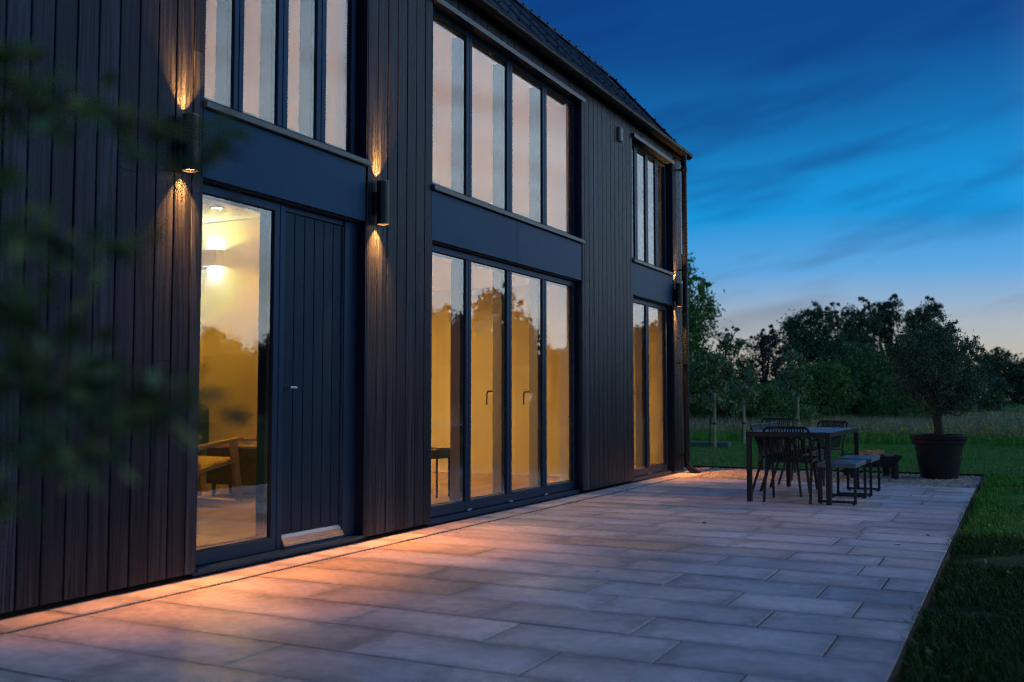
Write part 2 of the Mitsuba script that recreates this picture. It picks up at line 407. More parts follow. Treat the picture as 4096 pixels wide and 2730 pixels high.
def glazing(name, xs, z0, z1, rail_b, rail_t, deep=0.15, door=False):
    """xs: list of (x0, x1) glass spans; one holder with frame, panes, mullions"""
    w = holder(H, name)
    lo, hi = xs[0][0] - 0.05, xs[-1][1] + 0.05
    part(w, 'frame', MB().box(lo, hi, YF, 0.20, z0 - rail_b, z0, cham=0.004).box(lo, hi, YF, 0.20, z1, z1 + rail_t, cham=0.004)
         .box(lo, xs[0][0], YF + 0.001, 0.135, z0 + 0.0005, z1 - 0.0005).box(xs[-1][1], hi, YF + 0.001, 0.135, z0 + 0.0005, z1 - 0.0005), 'mat_frame')
    for (a, b), (c, d) in zip(xs[:-1], xs[1:]):
        m = 0.5 * (b + c)
        mm = MB()
        mm.box(b, m - 0.003, YF + 0.002, YG + 0.045, z0 + 0.0005, z1 - 0.0005, cham=0.003)
        mm.box(m + 0.003, c, YF + 0.002, YG + 0.045, z0 + 0.0005, z1 - 0.0005, cham=0.003)
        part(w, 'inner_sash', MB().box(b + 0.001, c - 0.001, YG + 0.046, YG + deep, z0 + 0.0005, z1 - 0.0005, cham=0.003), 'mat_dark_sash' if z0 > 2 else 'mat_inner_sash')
        mm.box(m - 0.0035, m + 0.0035, YF + 0.012, YG + 0.05, z0 + 0.001, z1 - 0.001)
        part(w, 'mullion', mm, 'mat_frame')
    for a, b in xs:
        bead = MB()
        for p, q, r, s in ((a, a + 0.006, z0, z1), (b - 0.006, b, z0, z1), (a + 0.006, b - 0.006, z0, z0 + 0.006), (a + 0.006, b - 0.006, z1 - 0.006, z1)):
            bead.box(p, q, YG - 0.004, YG + 0.006, r, s)
        part(w, 'seal', bead, 'mat_seal')
        g = MB().add([[a + 0.002, YG, z0 + 0.002], [b - 0.002, YG, z0 + 0.002], [b - 0.002, YG, z1 - 0.002], [a + 0.002, YG, z1 - 0.002]], [[0, 1, 2, 3]])
        part(w, 'pane', g, 'mat_glass')
        sp = MB()                              # spacer bars of the sealed unit
        for p, q in ((a + 0.010, a + 0.022), (b - 0.022, b - 0.010)):
            sp.box(p, q, YG + 0.012, YG + 0.030, z0 + 0.004, z1 - 0.004)
        sp.box(a + 0.022, b - 0.022, YG + 0.012, YG + 0.030, z1 - 0.022, z1 - 0.010)
        sp.box(a + 0.022, b - 0.022, YG + 0.012, YG + 0.030, z0 + 0.010, z0 + 0.022)
        part(w, 'spacer', sp, 'mat_spacer')
    return w


mat('mat_spacer', (0.05, 0.05, 0.05), 0.6, spec=0.2)
UP0, UP1 = 3.00, 4.535
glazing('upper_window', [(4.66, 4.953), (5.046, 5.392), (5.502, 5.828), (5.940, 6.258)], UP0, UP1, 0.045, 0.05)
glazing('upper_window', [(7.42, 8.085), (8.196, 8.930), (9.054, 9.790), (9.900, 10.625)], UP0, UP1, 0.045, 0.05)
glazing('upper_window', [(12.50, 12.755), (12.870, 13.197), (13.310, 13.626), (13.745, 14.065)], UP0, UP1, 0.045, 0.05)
G0, G1 = 0.145, 2.395
side = glazing('side_window', [(4.66, 5.381)], G0, G1, 0.09, 0.06)
fold = glazing('folding_door', [(7.42, 8.085), (8.190, 8.930), (9.040, 9.780), (9.885, 10.610)], G0, G1, 0.085, 0.06)
fold2 = glazing('folding_door', [(12.50, 13.177), (13.297, 14.04)], G0, G1, 0.085, 0.06)


def lever(w, x, dirx=-1):
    m = MB()
    m.tube([[x, YG + 0.155, 1.17], [x, YG + 0.205, 1.17]], 0.008)
    m.tube([[x, YG + 0.205, 1.17], [x + dirx * 0.05, YG + 0.205, 1.168], [x + dirx * 0.07, YG + 0.205, 1.15], [x + dirx * 0.075, YG + 0.205, 1.03]], 0.0085)
    part(w, 'handle', m, 'mat_trim', smooth=40)


lever(fold, 8.985)
lever(fold, 9.835)
lever(fold2, 13.24)
for w, x0, x1, xs in ((fold, 7.35, 10.69, (8.137, 8.985, 9.832)), (fold2, 12.44, 14.17, (13.237,))):
    part(w, 'track', MB().box(x0, x1, 0.045, 0.20, 0.005, 0.052, cham=0.004).box(x0, x1, 0.055, 0.078, 0.052, 0.058), 'mat_frame')
    for x in xs:
        part(w, 'roller', MB().box(x - 0.05, x + 0.035, 0.058, 0.080, 0.060, 0.078, cham=0.004), 'mat_silver')
part(H, 'entrance_sill', MB().box(4.61, 6.35, 0.03, 0.20, 0.005, 0.052, cham=0.004).box(4.61, 6.35, -0.012, 0.03, 0.030, 0.048, cham=0.003).box(5.502, 6.186, 0.055, 0.20, 0.053, 0.069), 'mat_frame')
part(H, 'lower_plinth', MB().box(4.61, 14.17, 0.10, 0.36, -0.02, 0.004), 'mat_membrane')

# entrance door
dr_ = holder(H, 'entrance_door')
D0, D1, N = 5.505, 6.179, 6
mm = MB()
mm.box(5.381 + 0.001, 5.44, YF + 0.004, 0.22, 0.05, 2.46, cham=0.004).box(5.443, 5.50, YF + 0.003, 0.22, 0.05, 2.46, cham=0.004)
mm.box(5.50, 6.35, YF + 0.012, 0.22, 2.415, 2.455, cham=0.003).box(6.187, 6.35, YF - 0.004, 0.24, 0.052, 2.456, cham=0.004)
part(dr_, 'frame', mm, 'mat_frame')
for k in range(N):
    a, b = D0 + (D1 - D0) * k / N, D0 + (D1 - D0) * (k + 1) / N
    part(dr_, 'board', MB().prism([(a + .0025, 0.17), (a + .0025, YG + 0.004), (a + .006, YG), (b - .006, YG), (b - .0025, YG + 0.004), (b - .0025, 0.17)], 'z', 0.150, 2.41), 'mat_door')
part(dr_, 'leaf_core', MB().box(D0, D1, 0.112, 0.16, 0.150, 2.41), 'mat_seal')
part(dr_, 'edge_strip', MB().box(D1 + 0.001, D1 + 0.007, YG - 0.012, 0.15, 0.12, 2.41), 'mat_trim')
part(dr_, 'handle', MB().tube([[5.535, YG, 1.17], [5.535, 0.055, 1.17]], 0.010).tube([[5.528, 0.055, 1.171], [5.60, 0.055, 1.169]], 0.011), 'mat_silver', smooth=40)
part(dr_, 'threshold', MB().prism([(0.099, 0.070), (0.062, 0.070), (0.062, 0.082), (0.074, 0.090), (0.074, 0.104), (0.086, 0.112), (0.086, 0.124), (0.099, 0.146)], 'x', 5.502, 6.186), 'mat_silver')

# vent, sensor
v = holder(H, 'vent')
part(v, 'cover', MB().box(11.885, 11.985, -0.035, 0.0, 4.40, 4.585, cham=0.006), 'mat_plastic_pale')
part(v, 'flap', MB().box(11.893, 11.977, -0.041, -0.036, 4.495, 4.577, cham=0.002), 'mat_plastic_pale')
part(v, 'flap', MB().box(11.893, 11.977, -0.041, -0.036, 4.408, 4.489, cham=0.002), 'mat_plastic_pale')
sn = trimesh.creation.icosphere(3, 0.026)
sn.apply_translation([14.335, -0.05, 2.655])
part(H, 'sensor', MB().mesh(sn).box(14.32, 14.35, -0.03, 0, 2.64, 2.67), 'mat_plastic_pale', smooth=40)

# roof: a steep lower slope, then a flatter one above a flashed break
SL, SU = 1.13, 0.76
YB1, RIDGE_Y = 1.20, 4.2
Y0, Z0 = -0.085, ZE + 0.055
LEN = (YB1 - Y0) * math.hypot(1, SL)
ZB = Z0 + (YB1 - Y0) * SL
ZR = ZB + (RIDGE_Y - YB1) * SU


def roof_pt(x, t, up=0.0):
    """t metres up the lower slope, raised by up along the slope's normal"""
    c, s = 1 / math.hypot(1, SL), SL / math.hypot(1, SL)
    return [x, Y0 + t * c - up * s, Z0 + t * s + up * c]


roof = holder(H, 'roof')
sheet_x = [14.66] + [13.68 - 0.757 * k for k in range(0, 26)]
for a, b in zip(sheet_x[1:], sheet_x[:-1]):
    if b < XL:
        break
    prof = []
    for j in range(3):
        c0 = a + (b - a) * j / 3
        prof += [(c0, 0.0), (c0 + 0.012, 0.034), (c0 + 0.030, 0.034), (c0 + 0.042, 0.0)] if j == 0 else [(c0, 0.0), (c0 + 0.010, 0.012), (c0 + 0.022, 0.012), (c0 + 0.032, 0.0)]
    prof.append((b, 0.0))
    n = len(prof)
    vs = [roof_pt(x, t, u) for t in (0.0, LEN) for x, u in prof]
    part(roof, 'sheet', MB().add(vs, [[i, i + 1, n + i + 1, n + i] for i in range(n - 1)]), 'mat_roof')
part(roof, 'upper_slope', MB().add([[XL, YB1, ZB], [14.66, YB1, ZB], [14.66, RIDGE_Y, ZR], [XL, RIDGE_Y, ZR]], [[0, 1, 2, 3]]), 'mat_roof')
part(roof, 'back_slope', MB().add([[XL, RIDGE_Y, ZR], [14.66, RIDGE_Y, ZR], [14.66, 8.5, Z0 - 0.05], [XL, 8.5, Z0 - 0.05]], [[0, 1, 2, 3]]), 'mat_roof')
brk = MB()
vv = [roof_pt(x, LEN + dt, u) for x in (XL, 14.70) for dt, u in ((-0.12, 0.036), (0.012, 0.045), (0.03, -0.02))]
brk.add(vv, [[0, 1, 4, 3], [1, 2, 5, 4]])
part(roof, 'break_flashing', brk, 'mat_roof')
verge = MB()
vp = [(14.62, 0.038), (14.70, 0.038), (14.70, -0.16), (14.694, -0.16), (14.694, 0.032), (14.62, 0.032)]
vv = [roof_pt(x, t, u) for t in (-0.02, LEN - 0.002) for x, u in vp]
n = len(vp)
verge.add(vv, [[i, (i + 1) % n, n + (i + 1) % n, n + i] for i in range(n)] + [[0, 1, 2, 3], [0, 3, 4, 5]])
part(roof, 'verge_trim', verge, 'mat_gutter')
scr = MB()
ico = trimesh.creation.cylinder(0.014, 0.022, sections=6)
ico.apply_transform(trimesh.geometry.align_vectors([0, 0, 1], [0, -SL / math.hypot(1, SL), 1 / math.hypot(1, SL)]))
for a in sheet_x[1:22]:
    for dx in (0.021, 0.268, 0.520):
        for t in (0.08, 0.62, 1.15, LEN - 0.06):
            scr.add(np.array(ico.vertices) + roof_pt(a + dx, t, 0.05 if t > 1.5 else 0.044 if dx < 0.1 else 0.020), ico.faces)
for t in np.arange(0.1, LEN, 0.24):
    scr.add(np.array(ico.vertices) + roof_pt(14.66, t, 0.048), ico.faces)
part(roof, 'screws', scr, 'mat_screw')
labels[roof + '__screws'] = {'label': 'fixing screws dotted over the roof sheets', 'kind': 'stuff'}
eave = MB().box(XL, 14.64, -0.02, 0.10, ZE + 0.002, ZE + 0.05)
part(H, 'eaves_board', eave, 'mat_gutter')

# gutter: half-round trough with brackets; downpipe
gy, gz, gr = -0.095, 4.815, 0.062
prof = [(gy + gr * math.cos(a), gz + gr * math.sin(a)) for a in np.linspace(math.pi, 2 * math.pi, 13)] + [(gy + (gr - 0.006) * math.cos(a), gz + (gr - 0.006) * math.sin(a)) for a in np.linspace(2 * math.pi, math.pi, 13)]
gut = holder(H, 'gutter')
part(gut, 'trough', MB().prism(prof, 'x', XL, 14.70).tube([[XL, gy - gr, gz + 0.002], [14.70, gy - gr, gz + 0.002]], 0.009), 'mat_gutter', smooth=35)
part(gut, 'end_cap', MB().prism([(gy + (gr + .004) * math.cos(a), gz + (gr + .004) * math.sin(a)) for a in np.linspace(math.pi, 2 * math.pi, 15)], 'x', 14.70, 14.712), 'mat_gutter')
for x in np.arange(14.3, 2.0, -0.757):
    br = MB()
    pr = [(gy + (gr + 0.005) * math.cos(a), gz + (gr + 0.005) * math.sin(a)) for a in np.linspace(math.pi, 2 * math.pi, 11)] + [(gy + (gr + .001) * math.cos(a), gz + (gr + .001) * math.sin(a)) for a in np.linspace(2 * math.pi, math.pi, 11)]
    br.prism(pr, 'x', x, x + 0.028)
    part(gut, 'bracket', br, 'mat_gutter')
dp = holder(H, 'downpipe')
px_, py_ = 14.455, -0.095
neck = [[px_, gy, gz - gr + 0.01], [px_, gy + 0.005, gz - gr - 0.06], [px_, py_, 4.60]]
part(dp, 'pipe', MB().tube([[px_, gy, gz - 0.05], [px_, py_, 0.26]], 0.041, sides=18), 'mat_gutter', smooth=40)
shoe = [[px_, py_, 0.27], [px_, py_, 0.17]] + [list(p) for p in arc([px_, py_ - 0.13, 0.17], 0.13, 0, math.radians(62), 7, [0, 1, 0], [0, 0, -1])]
end = np.array(shoe[-1])
shoe.append((end + np.array([0, -0.12, -0.055])).tolist())
part(dp, 'shoe', MB().tube(shoe, 0.045, sides=18), 'mat_gutter', smooth=40)
for z in (3.03, 1.64, 0.27, 4.55):
    c = MB().tube([[px_, py_, z - 0.03], [px_, py_, z + 0.03]], 0.050, sides=18)
    c.box(px_ - 0.015, px_ + 0.015, py_ + 0.04, 0.0, z - 0.012, z + 0.012).box(px_ - 0.07, px_ - 0.045, py_ - 0.012, py_ + 0.012, z - 0.018, z + 0.018)
    part(dp, 'collar', c, 'mat_gutter', smooth=40)

# ------------------------------------------------------------------ inside the house
part(H, 'oak_floor', MB().box(1.0, XR - 0.03, 0.205, 6.5, 0.06, 0.118), 'mat_oak_floor')
ceil = MB().box(1.0, 7.995, 0.255, 6.5, 2.98, 3.01)
part(H, 'ceiling', ceil, 'mat_plaster')
part(H, 'ceiling', box(8.105, XR - 0.03, 0.255, 6.5, 2.56, 2.60), 'mat_plaster')
part(H, 'ceiling_edge', box(1.0, 7.0, 0.252, 0.27, 2.52, 2.975), 'mat_plaster')
part(H, 'upper_floor', MB().box(1.0, XR - 0.03, 0.255, 6.5, 3.015, 3.06), 'mat_plaster')
part(H, 'partition_wall', MB().box(8.0, 8.10, 0.60, 6.5, 0.12, 2.975), 'mat_plaster')
part(H, 'partition_wall', MB().box(11.55, 11.65, 0.255, 6.5, 0.12, 2.55), 'mat_plaster')
GB = [(0.255, 3.07), (6.39, 3.07), (6.39, 6.05), (4.1, 8.1), (0.255, 4.82)]
for x in (6.80, 11.55):
    part(H, 'partition_wall', MB().prism(GB, 'x', x, x + 0.10), 'mat_plaster')
for x in (1.0, XR - 0.06):
    part(H, 'end_wall', MB().prism([(0.255, 0.12), (6.39, 0.12), (6.39, 2.55), (0.255, 2.55)], 'x', x, x + 0.035), 'mat_plaster')
    part(H, 'end_wall', MB().prism(GB, 'x', x, x + 0.035), 'mat_plaster')
part(H, 'back_wall', MB().box(1.0, 7.99, 6.4, 6.5, 0.12, 2.975), 'mat_plaster')
part(H, 'back_wall', MB().box(8.105, XR - 0.07, 4.9, 5.0, 0.12, 2.55), 'mat_plaster')
part(H, 'back_wall', MB().box(1.0, XR - 0.07, 6.4, 6.5, 3.07, 6.02), 'mat_plaster')
vault = MB()
vault.add([[1.0, 0.30, 4.80], [XR - 0.03, 0.30, 4.80], [XR - 0.03, 4.1, 8.2], [1.0, 4.1, 8.2]], [[0, 1, 2, 3]])
part(H, 'vaulted_ceiling', vault, 'mat_plaster')
vault = MB()
vault.add([[1.0, 8.2, 4.80], [XR - 0.03, 8.2, 4.80], [XR - 0.03, 4.1, 8.2], [1.0, 4.1, 8.2]], [[0, 1, 2, 3]])
part(H, 'vaulted_ceiling', vault, 'mat_plaster')


def disc(x, y, z, r, up, n=20):
    m = MB()
    a = np.arange(n) * 2 * np.pi / n
    v = np.vstack([np.stack([x + r * np.cos(a), y + r * np.sin(a), z + 0 * a], 1), [[x, y, z]]])
    k = np.arange(n)
    f = np.stack([k, (k + 1) % n, 0 * k + n], 1)
    return m.add(v, f if up else f[:, ::-1])


def ceiling_light(x, y, z, power, r=0.05, col=WARM):
    c = holder(H, 'ceiling_light')
    ring = MB()
    a = np.linspace(0, 2 * np.pi, 25)
    ring.tube(np.stack([x + (r + 0.012) * np.cos(a), y + (r + 0.012) * np.sin(a), z - 0.004 + 0 * a], 1), 0.008, cap=False)
    part(c, 'ring', ring, 'mat_silver', smooth=True)
    part(c, 'lens', disc(x, y, z - 0.004, r, False), 'mat_lens', emitter=emit(col, power))


mat('mat_lens', (0.6, 0.6, 0.6), 0.4)


def globe_lamp(x, y, z, power, r=0.10, col=WARM):
    c = holder(H, 'globe_lamp')
    part(c, 'stand', MB().tube([[x, y, 3.062], [x, y, 3.085]], 0.14, sides=20).tube([[x, y, 3.08], [x, y, z - r + 0.01]], 0.014), 'mat_lamp_black', smooth=40)
    g = trimesh.creation.icosphere(2, r)
    g.apply_translation([x, y, z])
    part(c, 'globe', MB().mesh(g), 'mat_lens', emitter=emit(col, power))


ceiling_light(7.40, 2.52, 2.98, 150, col=AMBER)
ceiling_light(9.7, 2.6, 2.56, 350, r=0.075, col=GOLD)
ceiling_light(8.30, 1.5, 2.56, 150, r=0.075, col=GOLD)
ceiling_light(13.2, 2.4, 2.56, 430, r=0.07, col=GOLD)
globe_lamp(4.6, 2.6, 3.72, 62, col=PEACH)
globe_lamp(9.2, 2.6, 3.72, 72, col=PEACH)
globe_lamp(13.3, 2.6, 3.72, 15)

# two-way wall light in the first room
il = thing('indoor_wall_light', 'white up and down wall light glowing on the wall behind the side window', 'wall light')
lx, ly, lz = 8.0, 3.09, 2.58
part(il, 'shade', MB().box(lx - 0.11, lx - 0.004, ly - 0.11, ly - 0.102, lz - 0.085, lz + 0.085).box(lx - 0.11, lx - 0.004, ly + 0.102, ly + 0.11, lz - 0.085, lz + 0.085)
     .box(lx - 0.118, lx - 0.11, ly - 0.11, ly + 0.11, lz - 0.085, lz + 0.085), 'mat_plaster')
part(il, 'upper_bulb', disc(lx - 0.055, ly, lz + 0.062, 0.035, True), 'mat_lens', emitter=emit(AMBER, 1500))
part(il, 'lower_bulb', disc(lx - 0.055, ly, lz - 0.062, 0.035, False), 'mat_lens', emitter=emit(AMBER, 1500))

# ------------------------------------------------------------------ facade lamps
scene_spots = []


def facade_lamp(x, label, power=1.0):
    k = thing('wall_lamp', label, 'wall lamp', None)
    y, z0, z1, r = -0.072, 2.462, 2.80, 0.050
    tube_ = MB().lathe([(r - 0.005, z0), (r, z0), (r, z1), (r - 0.005, z1), (r - 0.005, z1 - 0.045), (0.0, z1 - 0.046)], x, y, 28)
    tube_.lathe([(0.0, z0 + 0.046), (r - 0.005, z0 + 0.045), (r - 0.005, z0)], x, y, 28)
    part(k, 'body', tube_, 'mat_lamp_black', smooth=35)
    part(k, 'bracket', MB().box(x - 0.03, x + 0.03, -0.026, -0.003, 2.54, 2.72, cham=0.004), 'mat_lamp_black')
    for zz, up, sgn in ((z1 - 0.012, True, 1), (z0 + 0.012, False, -1)):
        part(k, 'bulb', disc(x, y, zz, 0.038, up, 18), 'mat_lens', emitter=emit((1.0, 0.52, 0.20), 7.0 * power))
        part(k, 'trim_ring', MB().tube(np.stack([x + 0.0475 * np.cos(np.linspace(0, 2 * np.pi, 25)), y + 0.0475 * np.sin(np.linspace(0, 2 * np.pi, 25)), 0 * np.linspace(0, 1, 25) + zz + sgn * 0.012], 1), 0.003, cap=False), 'mat_lamp_brass', smooth=True)
        for dy, tilt, cut, beam, inten in ((0.028, 0.085, 36.0, 2.0, (14.5, 5.3, 0.9)), (0.0, -0.17, 36.0, 6.0, (2.6, 1.12, 0.36))):
            scene[f'lamp_beam_{len(scene)}'] = {'type': 'spot', 'sampling_weight': 3.0, 'intensity': {'type': 'rgb', 'value': [c * power for c in inten]}, 'cutoff_angle': cut, 'beam_width': beam,
                                               'to_world': T().look_at(origin=[x, y + dy, zz + sgn * 0.006], target=[x, y + dy + tilt, zz + sgn], up=[0, 1, 0])}
        scene_spots.append(1)
    return k


facade_lamp(4.42, 'black cylinder wall lamp nearest the camera, left of the side window, shining up and down')
facade_lamp(6.478, 'black cylinder wall lamp on the pier between entrance door and folding doors')
facade_lamp(14.215, 'black cylinder wall lamp at the far corner beside the downpipe')

# ------------------------------------------------------------------ furniture seen through the glass
ac = thing('armchair', 'wooden framed lounge armchair with woven seat seen through the side window', 'armchair')


def armchair(key):
    """local: faces +x, centre at the origin"""
    for s in (-1, 1):
        y = s * 0.31
        part(key, 'rear_leg', MB().prism([(-0.42, 0), (-0.36, 0), (-0.10, 0.36), (-0.17, 0.38)], 'y', y - 0.02, y + 0.02), 'mat_oak')
        part(key, 'back_post', MB().prism([(-0.17, 0.30), (-0.10, 0.28), (-0.36, 0.84), (-0.42, 0.83)], 'y', y - 0.021, y + 0.021), 'mat_oak')
        part(key, 'front_leg', MB().prism([(0.33, 0), (0.39, 0), (0.315, 0.57), (0.245, 0.57)], 'y', y - 0.022, y + 0.022), 'mat_oak')
        part(key, 'armrest', MB().prism([(-0.33, 0.47), (-0.32, 0.505), (0.36, 0.605), (0.36, 0.57)], 'y', y - 0.045, y + 0.045), 'mat_oak')
        part(key, 'seat_rail', MB().prism([(-0.26, 0.25), (-0.26, 0.29), (0.32, 0.405), (0.32, 0.365)], 'y', y - 0.024, y + 0.024), 'mat_oak')
    part(key, 'seat', MB().prism([(-0.22, 0.285), (-0.22, 0.305), (0.31, 0.408), (0.31, 0.39)], 'y', -0.285, 0.285), 'mat_weave')
    part(key, 'backrest', MB().prism([(-0.13, 0.34), (-0.155, 0.33), (-0.40, 0.80), (-0.375, 0.81)], 'y', -0.285, 0.285), 'mat_weave')


armchair(ac)
place(ac, T().translate([7.20, 2.64, 0.12]).rotate([0, 0, 1], -8))
sf = thing('upholstered_chair', 'dark green upholstered chair with rounded back behind the wooden armchair', 'chair')
bk = trimesh.creation.box([0.12, 0.80, 0.40])
sm_ = MB()


def rounded(x0, x1, y0, y1, z0, z1, r):
    m = trimesh.creation.icosphere(2, r)
    v = np.array(m.vertices)
    c = np.array([(x0 + x1) / 2, (y0 + y1) / 2, (z0 + z1) / 2])
    h = np.array([(x1 - x0) / 2 - r, (y1 - y0) / 2 - r, (z1 - z0) / 2 - r])
    return np.array(trimesh.convex.convex_hull(np.vstack([v + c + h * np.array(s) for s in np.ndindex(2, 2, 2) for s in [np.array(s) * 2 - 1]])).vertices)


def rbox(*a):
    return MB().mesh(trimesh.convex.convex_hull(rounded(*a)))


part(sf, 'back', rbox(-0.09, 0.09, -0.40, 0.40, 0.46, 0.92, 0.07), 'mat_green_cloth', smooth=40)
part(sf, 'seat', rbox(0.0, 0.62, -0.40, 0.40, 0.28, 0.46, 0.06), 'mat_green_cloth', smooth=40)
for x in (0.04, 0.56):
    for y in (-0.34, 0.34):
        part(sf, 'leg', MB().tube([[x, y, 0], [x, y, 0.30]], [0.016, 0.024]), 'mat_dark_wood')
place(sf, T().translate([7.62, 3.18, 0.12]).rotate([0, 0, 1], 96))
sb = thing('sideboard', 'low dark wooden sideboard against the lit wall behind the armchair', 'sideboard')
part(sb, 'carcass', MB().box(7.66, 7.985, 1.55, 2.85, 0.24, 0.60, cham=0.006), 'mat_dark_wood')
part(sb, 'top', MB().box(7.63, 7.99, 1.52, 2.88, 0.602, 0.632, cham=0.005), 'mat_oak')
for k in range(3):
    part(sb, 'drawer', MB().box(7.646, 7.6595, 1.57 + 0.425 * k, 1.98 + 0.425 * k, 0.26, 0.585, cham=0.004), 'mat_dark_wood')
for y in (1.62, 2.78):
    for x in (7.70, 7.94):
        part(sb, 'leg', MB().tube([[x, y, 0.118], [x, y, 0.24]], [0.014, 0.022]), 'mat_dark_wood')
bx = thing('book_stack', 'small stack of pale books on top of the indoor sideboard', 'books')
part(bx, 'book', MB().box(7.72, 7.94, 2.40, 2.60, 0.633, 0.665), 'mat_plaster')
part(bx, 'book', MB().box(7.73, 7.93, 2.42, 2.59, 0.666, 0.69), 'mat_weave')

st = thing('indoor_stool', 'dark upholstered stool just inside the nearest folding door pane', 'stool')
part(st, 'seat', rbox(8.45, 8.75, 0.60, 0.90, 0.50, 0.60, 0.035), 'mat_charcoal', smooth=40)
for x in (8.48, 8.72):
    for y in (0.63, 0.87):
        part(st, 'leg', MB().tube([[x, y, 0.118], [x, y, 0.51]], 0.012), 'mat_charcoal')

# ------------------------------------------------------------------ ground, patio
gmb = MB()
xs = np.concatenate([np.linspace(-120, -8, 12), np.linspace(-6, 40, 93), np.linspace(45, 120, 26), np.linspace(140, 900, 12)])
ys = np.concatenate([np.linspace(-600, -60, 10), np.linspace(-55, -10, 30), np.linspace(-9, 12, 64), np.linspace(15, 60, 20), np.linspace(80, 600, 10)])
X, Y = np.meshgrid(xs, ys, indexing='ij')
Zg = -0.035 + 0.035 * (meshkit.fbm(np.stack([X * 0.6, Y * 0.6, 0 * X], -1), 3, 4) - 0.5) * ((Y < -4.3) | (X > 16.2))
Zg = Zg - 0.05 * ((Y > -4.12) & (X < 15.9))
i, j = np.meshgrid(np.arange(len(xs) - 1), np.arange(len(ys) - 1), indexing='ij')
nI = len(ys)
q = np.stack([i * nI + j, (i + 1) * nI + j, (i + 1) * nI + j + 1, i * nI + j + 1], -1).reshape(-1, 4)
gmb.add(np.stack([X, Y, Zg], -1).reshape(-1, 3), q)
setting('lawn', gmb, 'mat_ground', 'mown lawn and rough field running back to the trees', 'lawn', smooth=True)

labels['patio'] = {'label': 'pale stone slab patio along the front of the house', 'category': 'patio', 'kind': 'structure'}
part('patio', 'bed', MB().box(-4.0, 13.60, -4.02, 0.34, -0.09, -0.0055), 'mat_joint')
ROWH = 0.4235
x_first = 4.41 - 14 * ROWH
known = {4.18: [-1.50, -2.30, -3.11], 4.6: [-0.96, -2.05, -2.85, -3.72], 5.03: [-1.64, -2.48, -3.34], 5.45: [-1.18, -2.27, -3.08, -3.72], 5.88: [-1.84, -2.60, -3.47], 6.33: [-1.05, -2.17, -3.10, -3.76],
         6.76: [-1.93, -2.67, -3.57], 7.18: [-1.30, -2.26, -3.05, -3.94 + 0.3], 3.75: [-1.86, -2.70, -3.5], 3.41: [-1.55, -2.40, -3.3], 7.54: [-1.7, -2.55, -3.38], 8.35: [-1.66, -2.5, -3.33]}
rs = np.random.default_rng(21)


def slab(x0, x1, y0, y1, tone=None):
    g = 0.0040 + rs.uniform(0, 0.002)
    dz = rs.uniform(-0.0015, 0.0015)
    e = 0.002
    x0, x1, y0, y1 = x0 + g, x1 - g, y0 + g, y1 - g
    z = dz
    v = [[x0, y0, -0.03], [x1, y0, -0.03], [x1, y1, -0.03], [x0, y1, -0.03], [x0, y0, z - e], [x1, y0, z - e], [x1, y1, z - e], [x0, y1, z - e],
         [x0 + e, y0 + e, z], [x1 - e, y0 + e, z], [x1 - e, y1 - e, z], [x0 + e, y1 - e, z]]
    f = [[0, 1, 5, 4], [1, 2, 6, 5], [2, 3, 7, 6], [3, 0, 4, 7], [4, 5, 9, 8], [5, 6, 10, 9], [6, 7, 11, 10], [7, 4, 8, 11], [8, 9, 10, 11]]
    w, h = x1 - x0, y1 - y0
    vv_ = np.array(v)
    part('patio', 'slab', MB().add(v, f), uv=np.stack([(vv_[:, 0] - x0) / w, (vv_[:, 1] - y0) / h], 1), bsdf=SLABS[tone if tone is not None else rs.choice(5, p=[0.34, 0.26, 0.20, 0.15, 0.05])])


for r in range(36):
    xa = x_first + r * ROWH
    xb = min(xa + ROWH, 13.58)
    if xa > 13.45:
        break
    if xb < 1.5:
        continue
    mid = 0.5 * (xa + xb)
    near = [k for k in known if abs(k - mid) < 0.2]
    if near:
        cut = list(known[near[0]])
    else:
        y = -0.27 - rs.choice([0.42, 0.56, 0.84]) - rs.uniform(0, 0.25)
        cut = []
        while y > -3.75:
            cut.append(y)
            y -= rs.choice([0.84, 0.84, 0.70, 0.56]) + rs.uniform(-0.02, 0.02)
    ends = [-0.263] + cut + [-4.01]
    for a, b in zip(ends[:-1], ends[1:]):
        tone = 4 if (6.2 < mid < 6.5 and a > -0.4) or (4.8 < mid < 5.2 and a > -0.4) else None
        slab(xa, xb, b, a, tone)
    slab(xa, xb, -0.232, 0.03, None)
part('patio', 'drain_slot', MB().box(1.5, 14.5, -0.256, -0.239, -0.03, -0.003), 'mat_slot')
for xa, xb, ya, yb in ((13.60, 14.02, -0.36, 0.03), (14.02, 14.5, -0.36, 0.03), (14.95, 15.30, -0.75, 0.05), (14.95, 15.30, -1.6, -0.77), (13.60, 13.86, -3.42, -2.75)):
    slab(xa, xb, ya, yb)

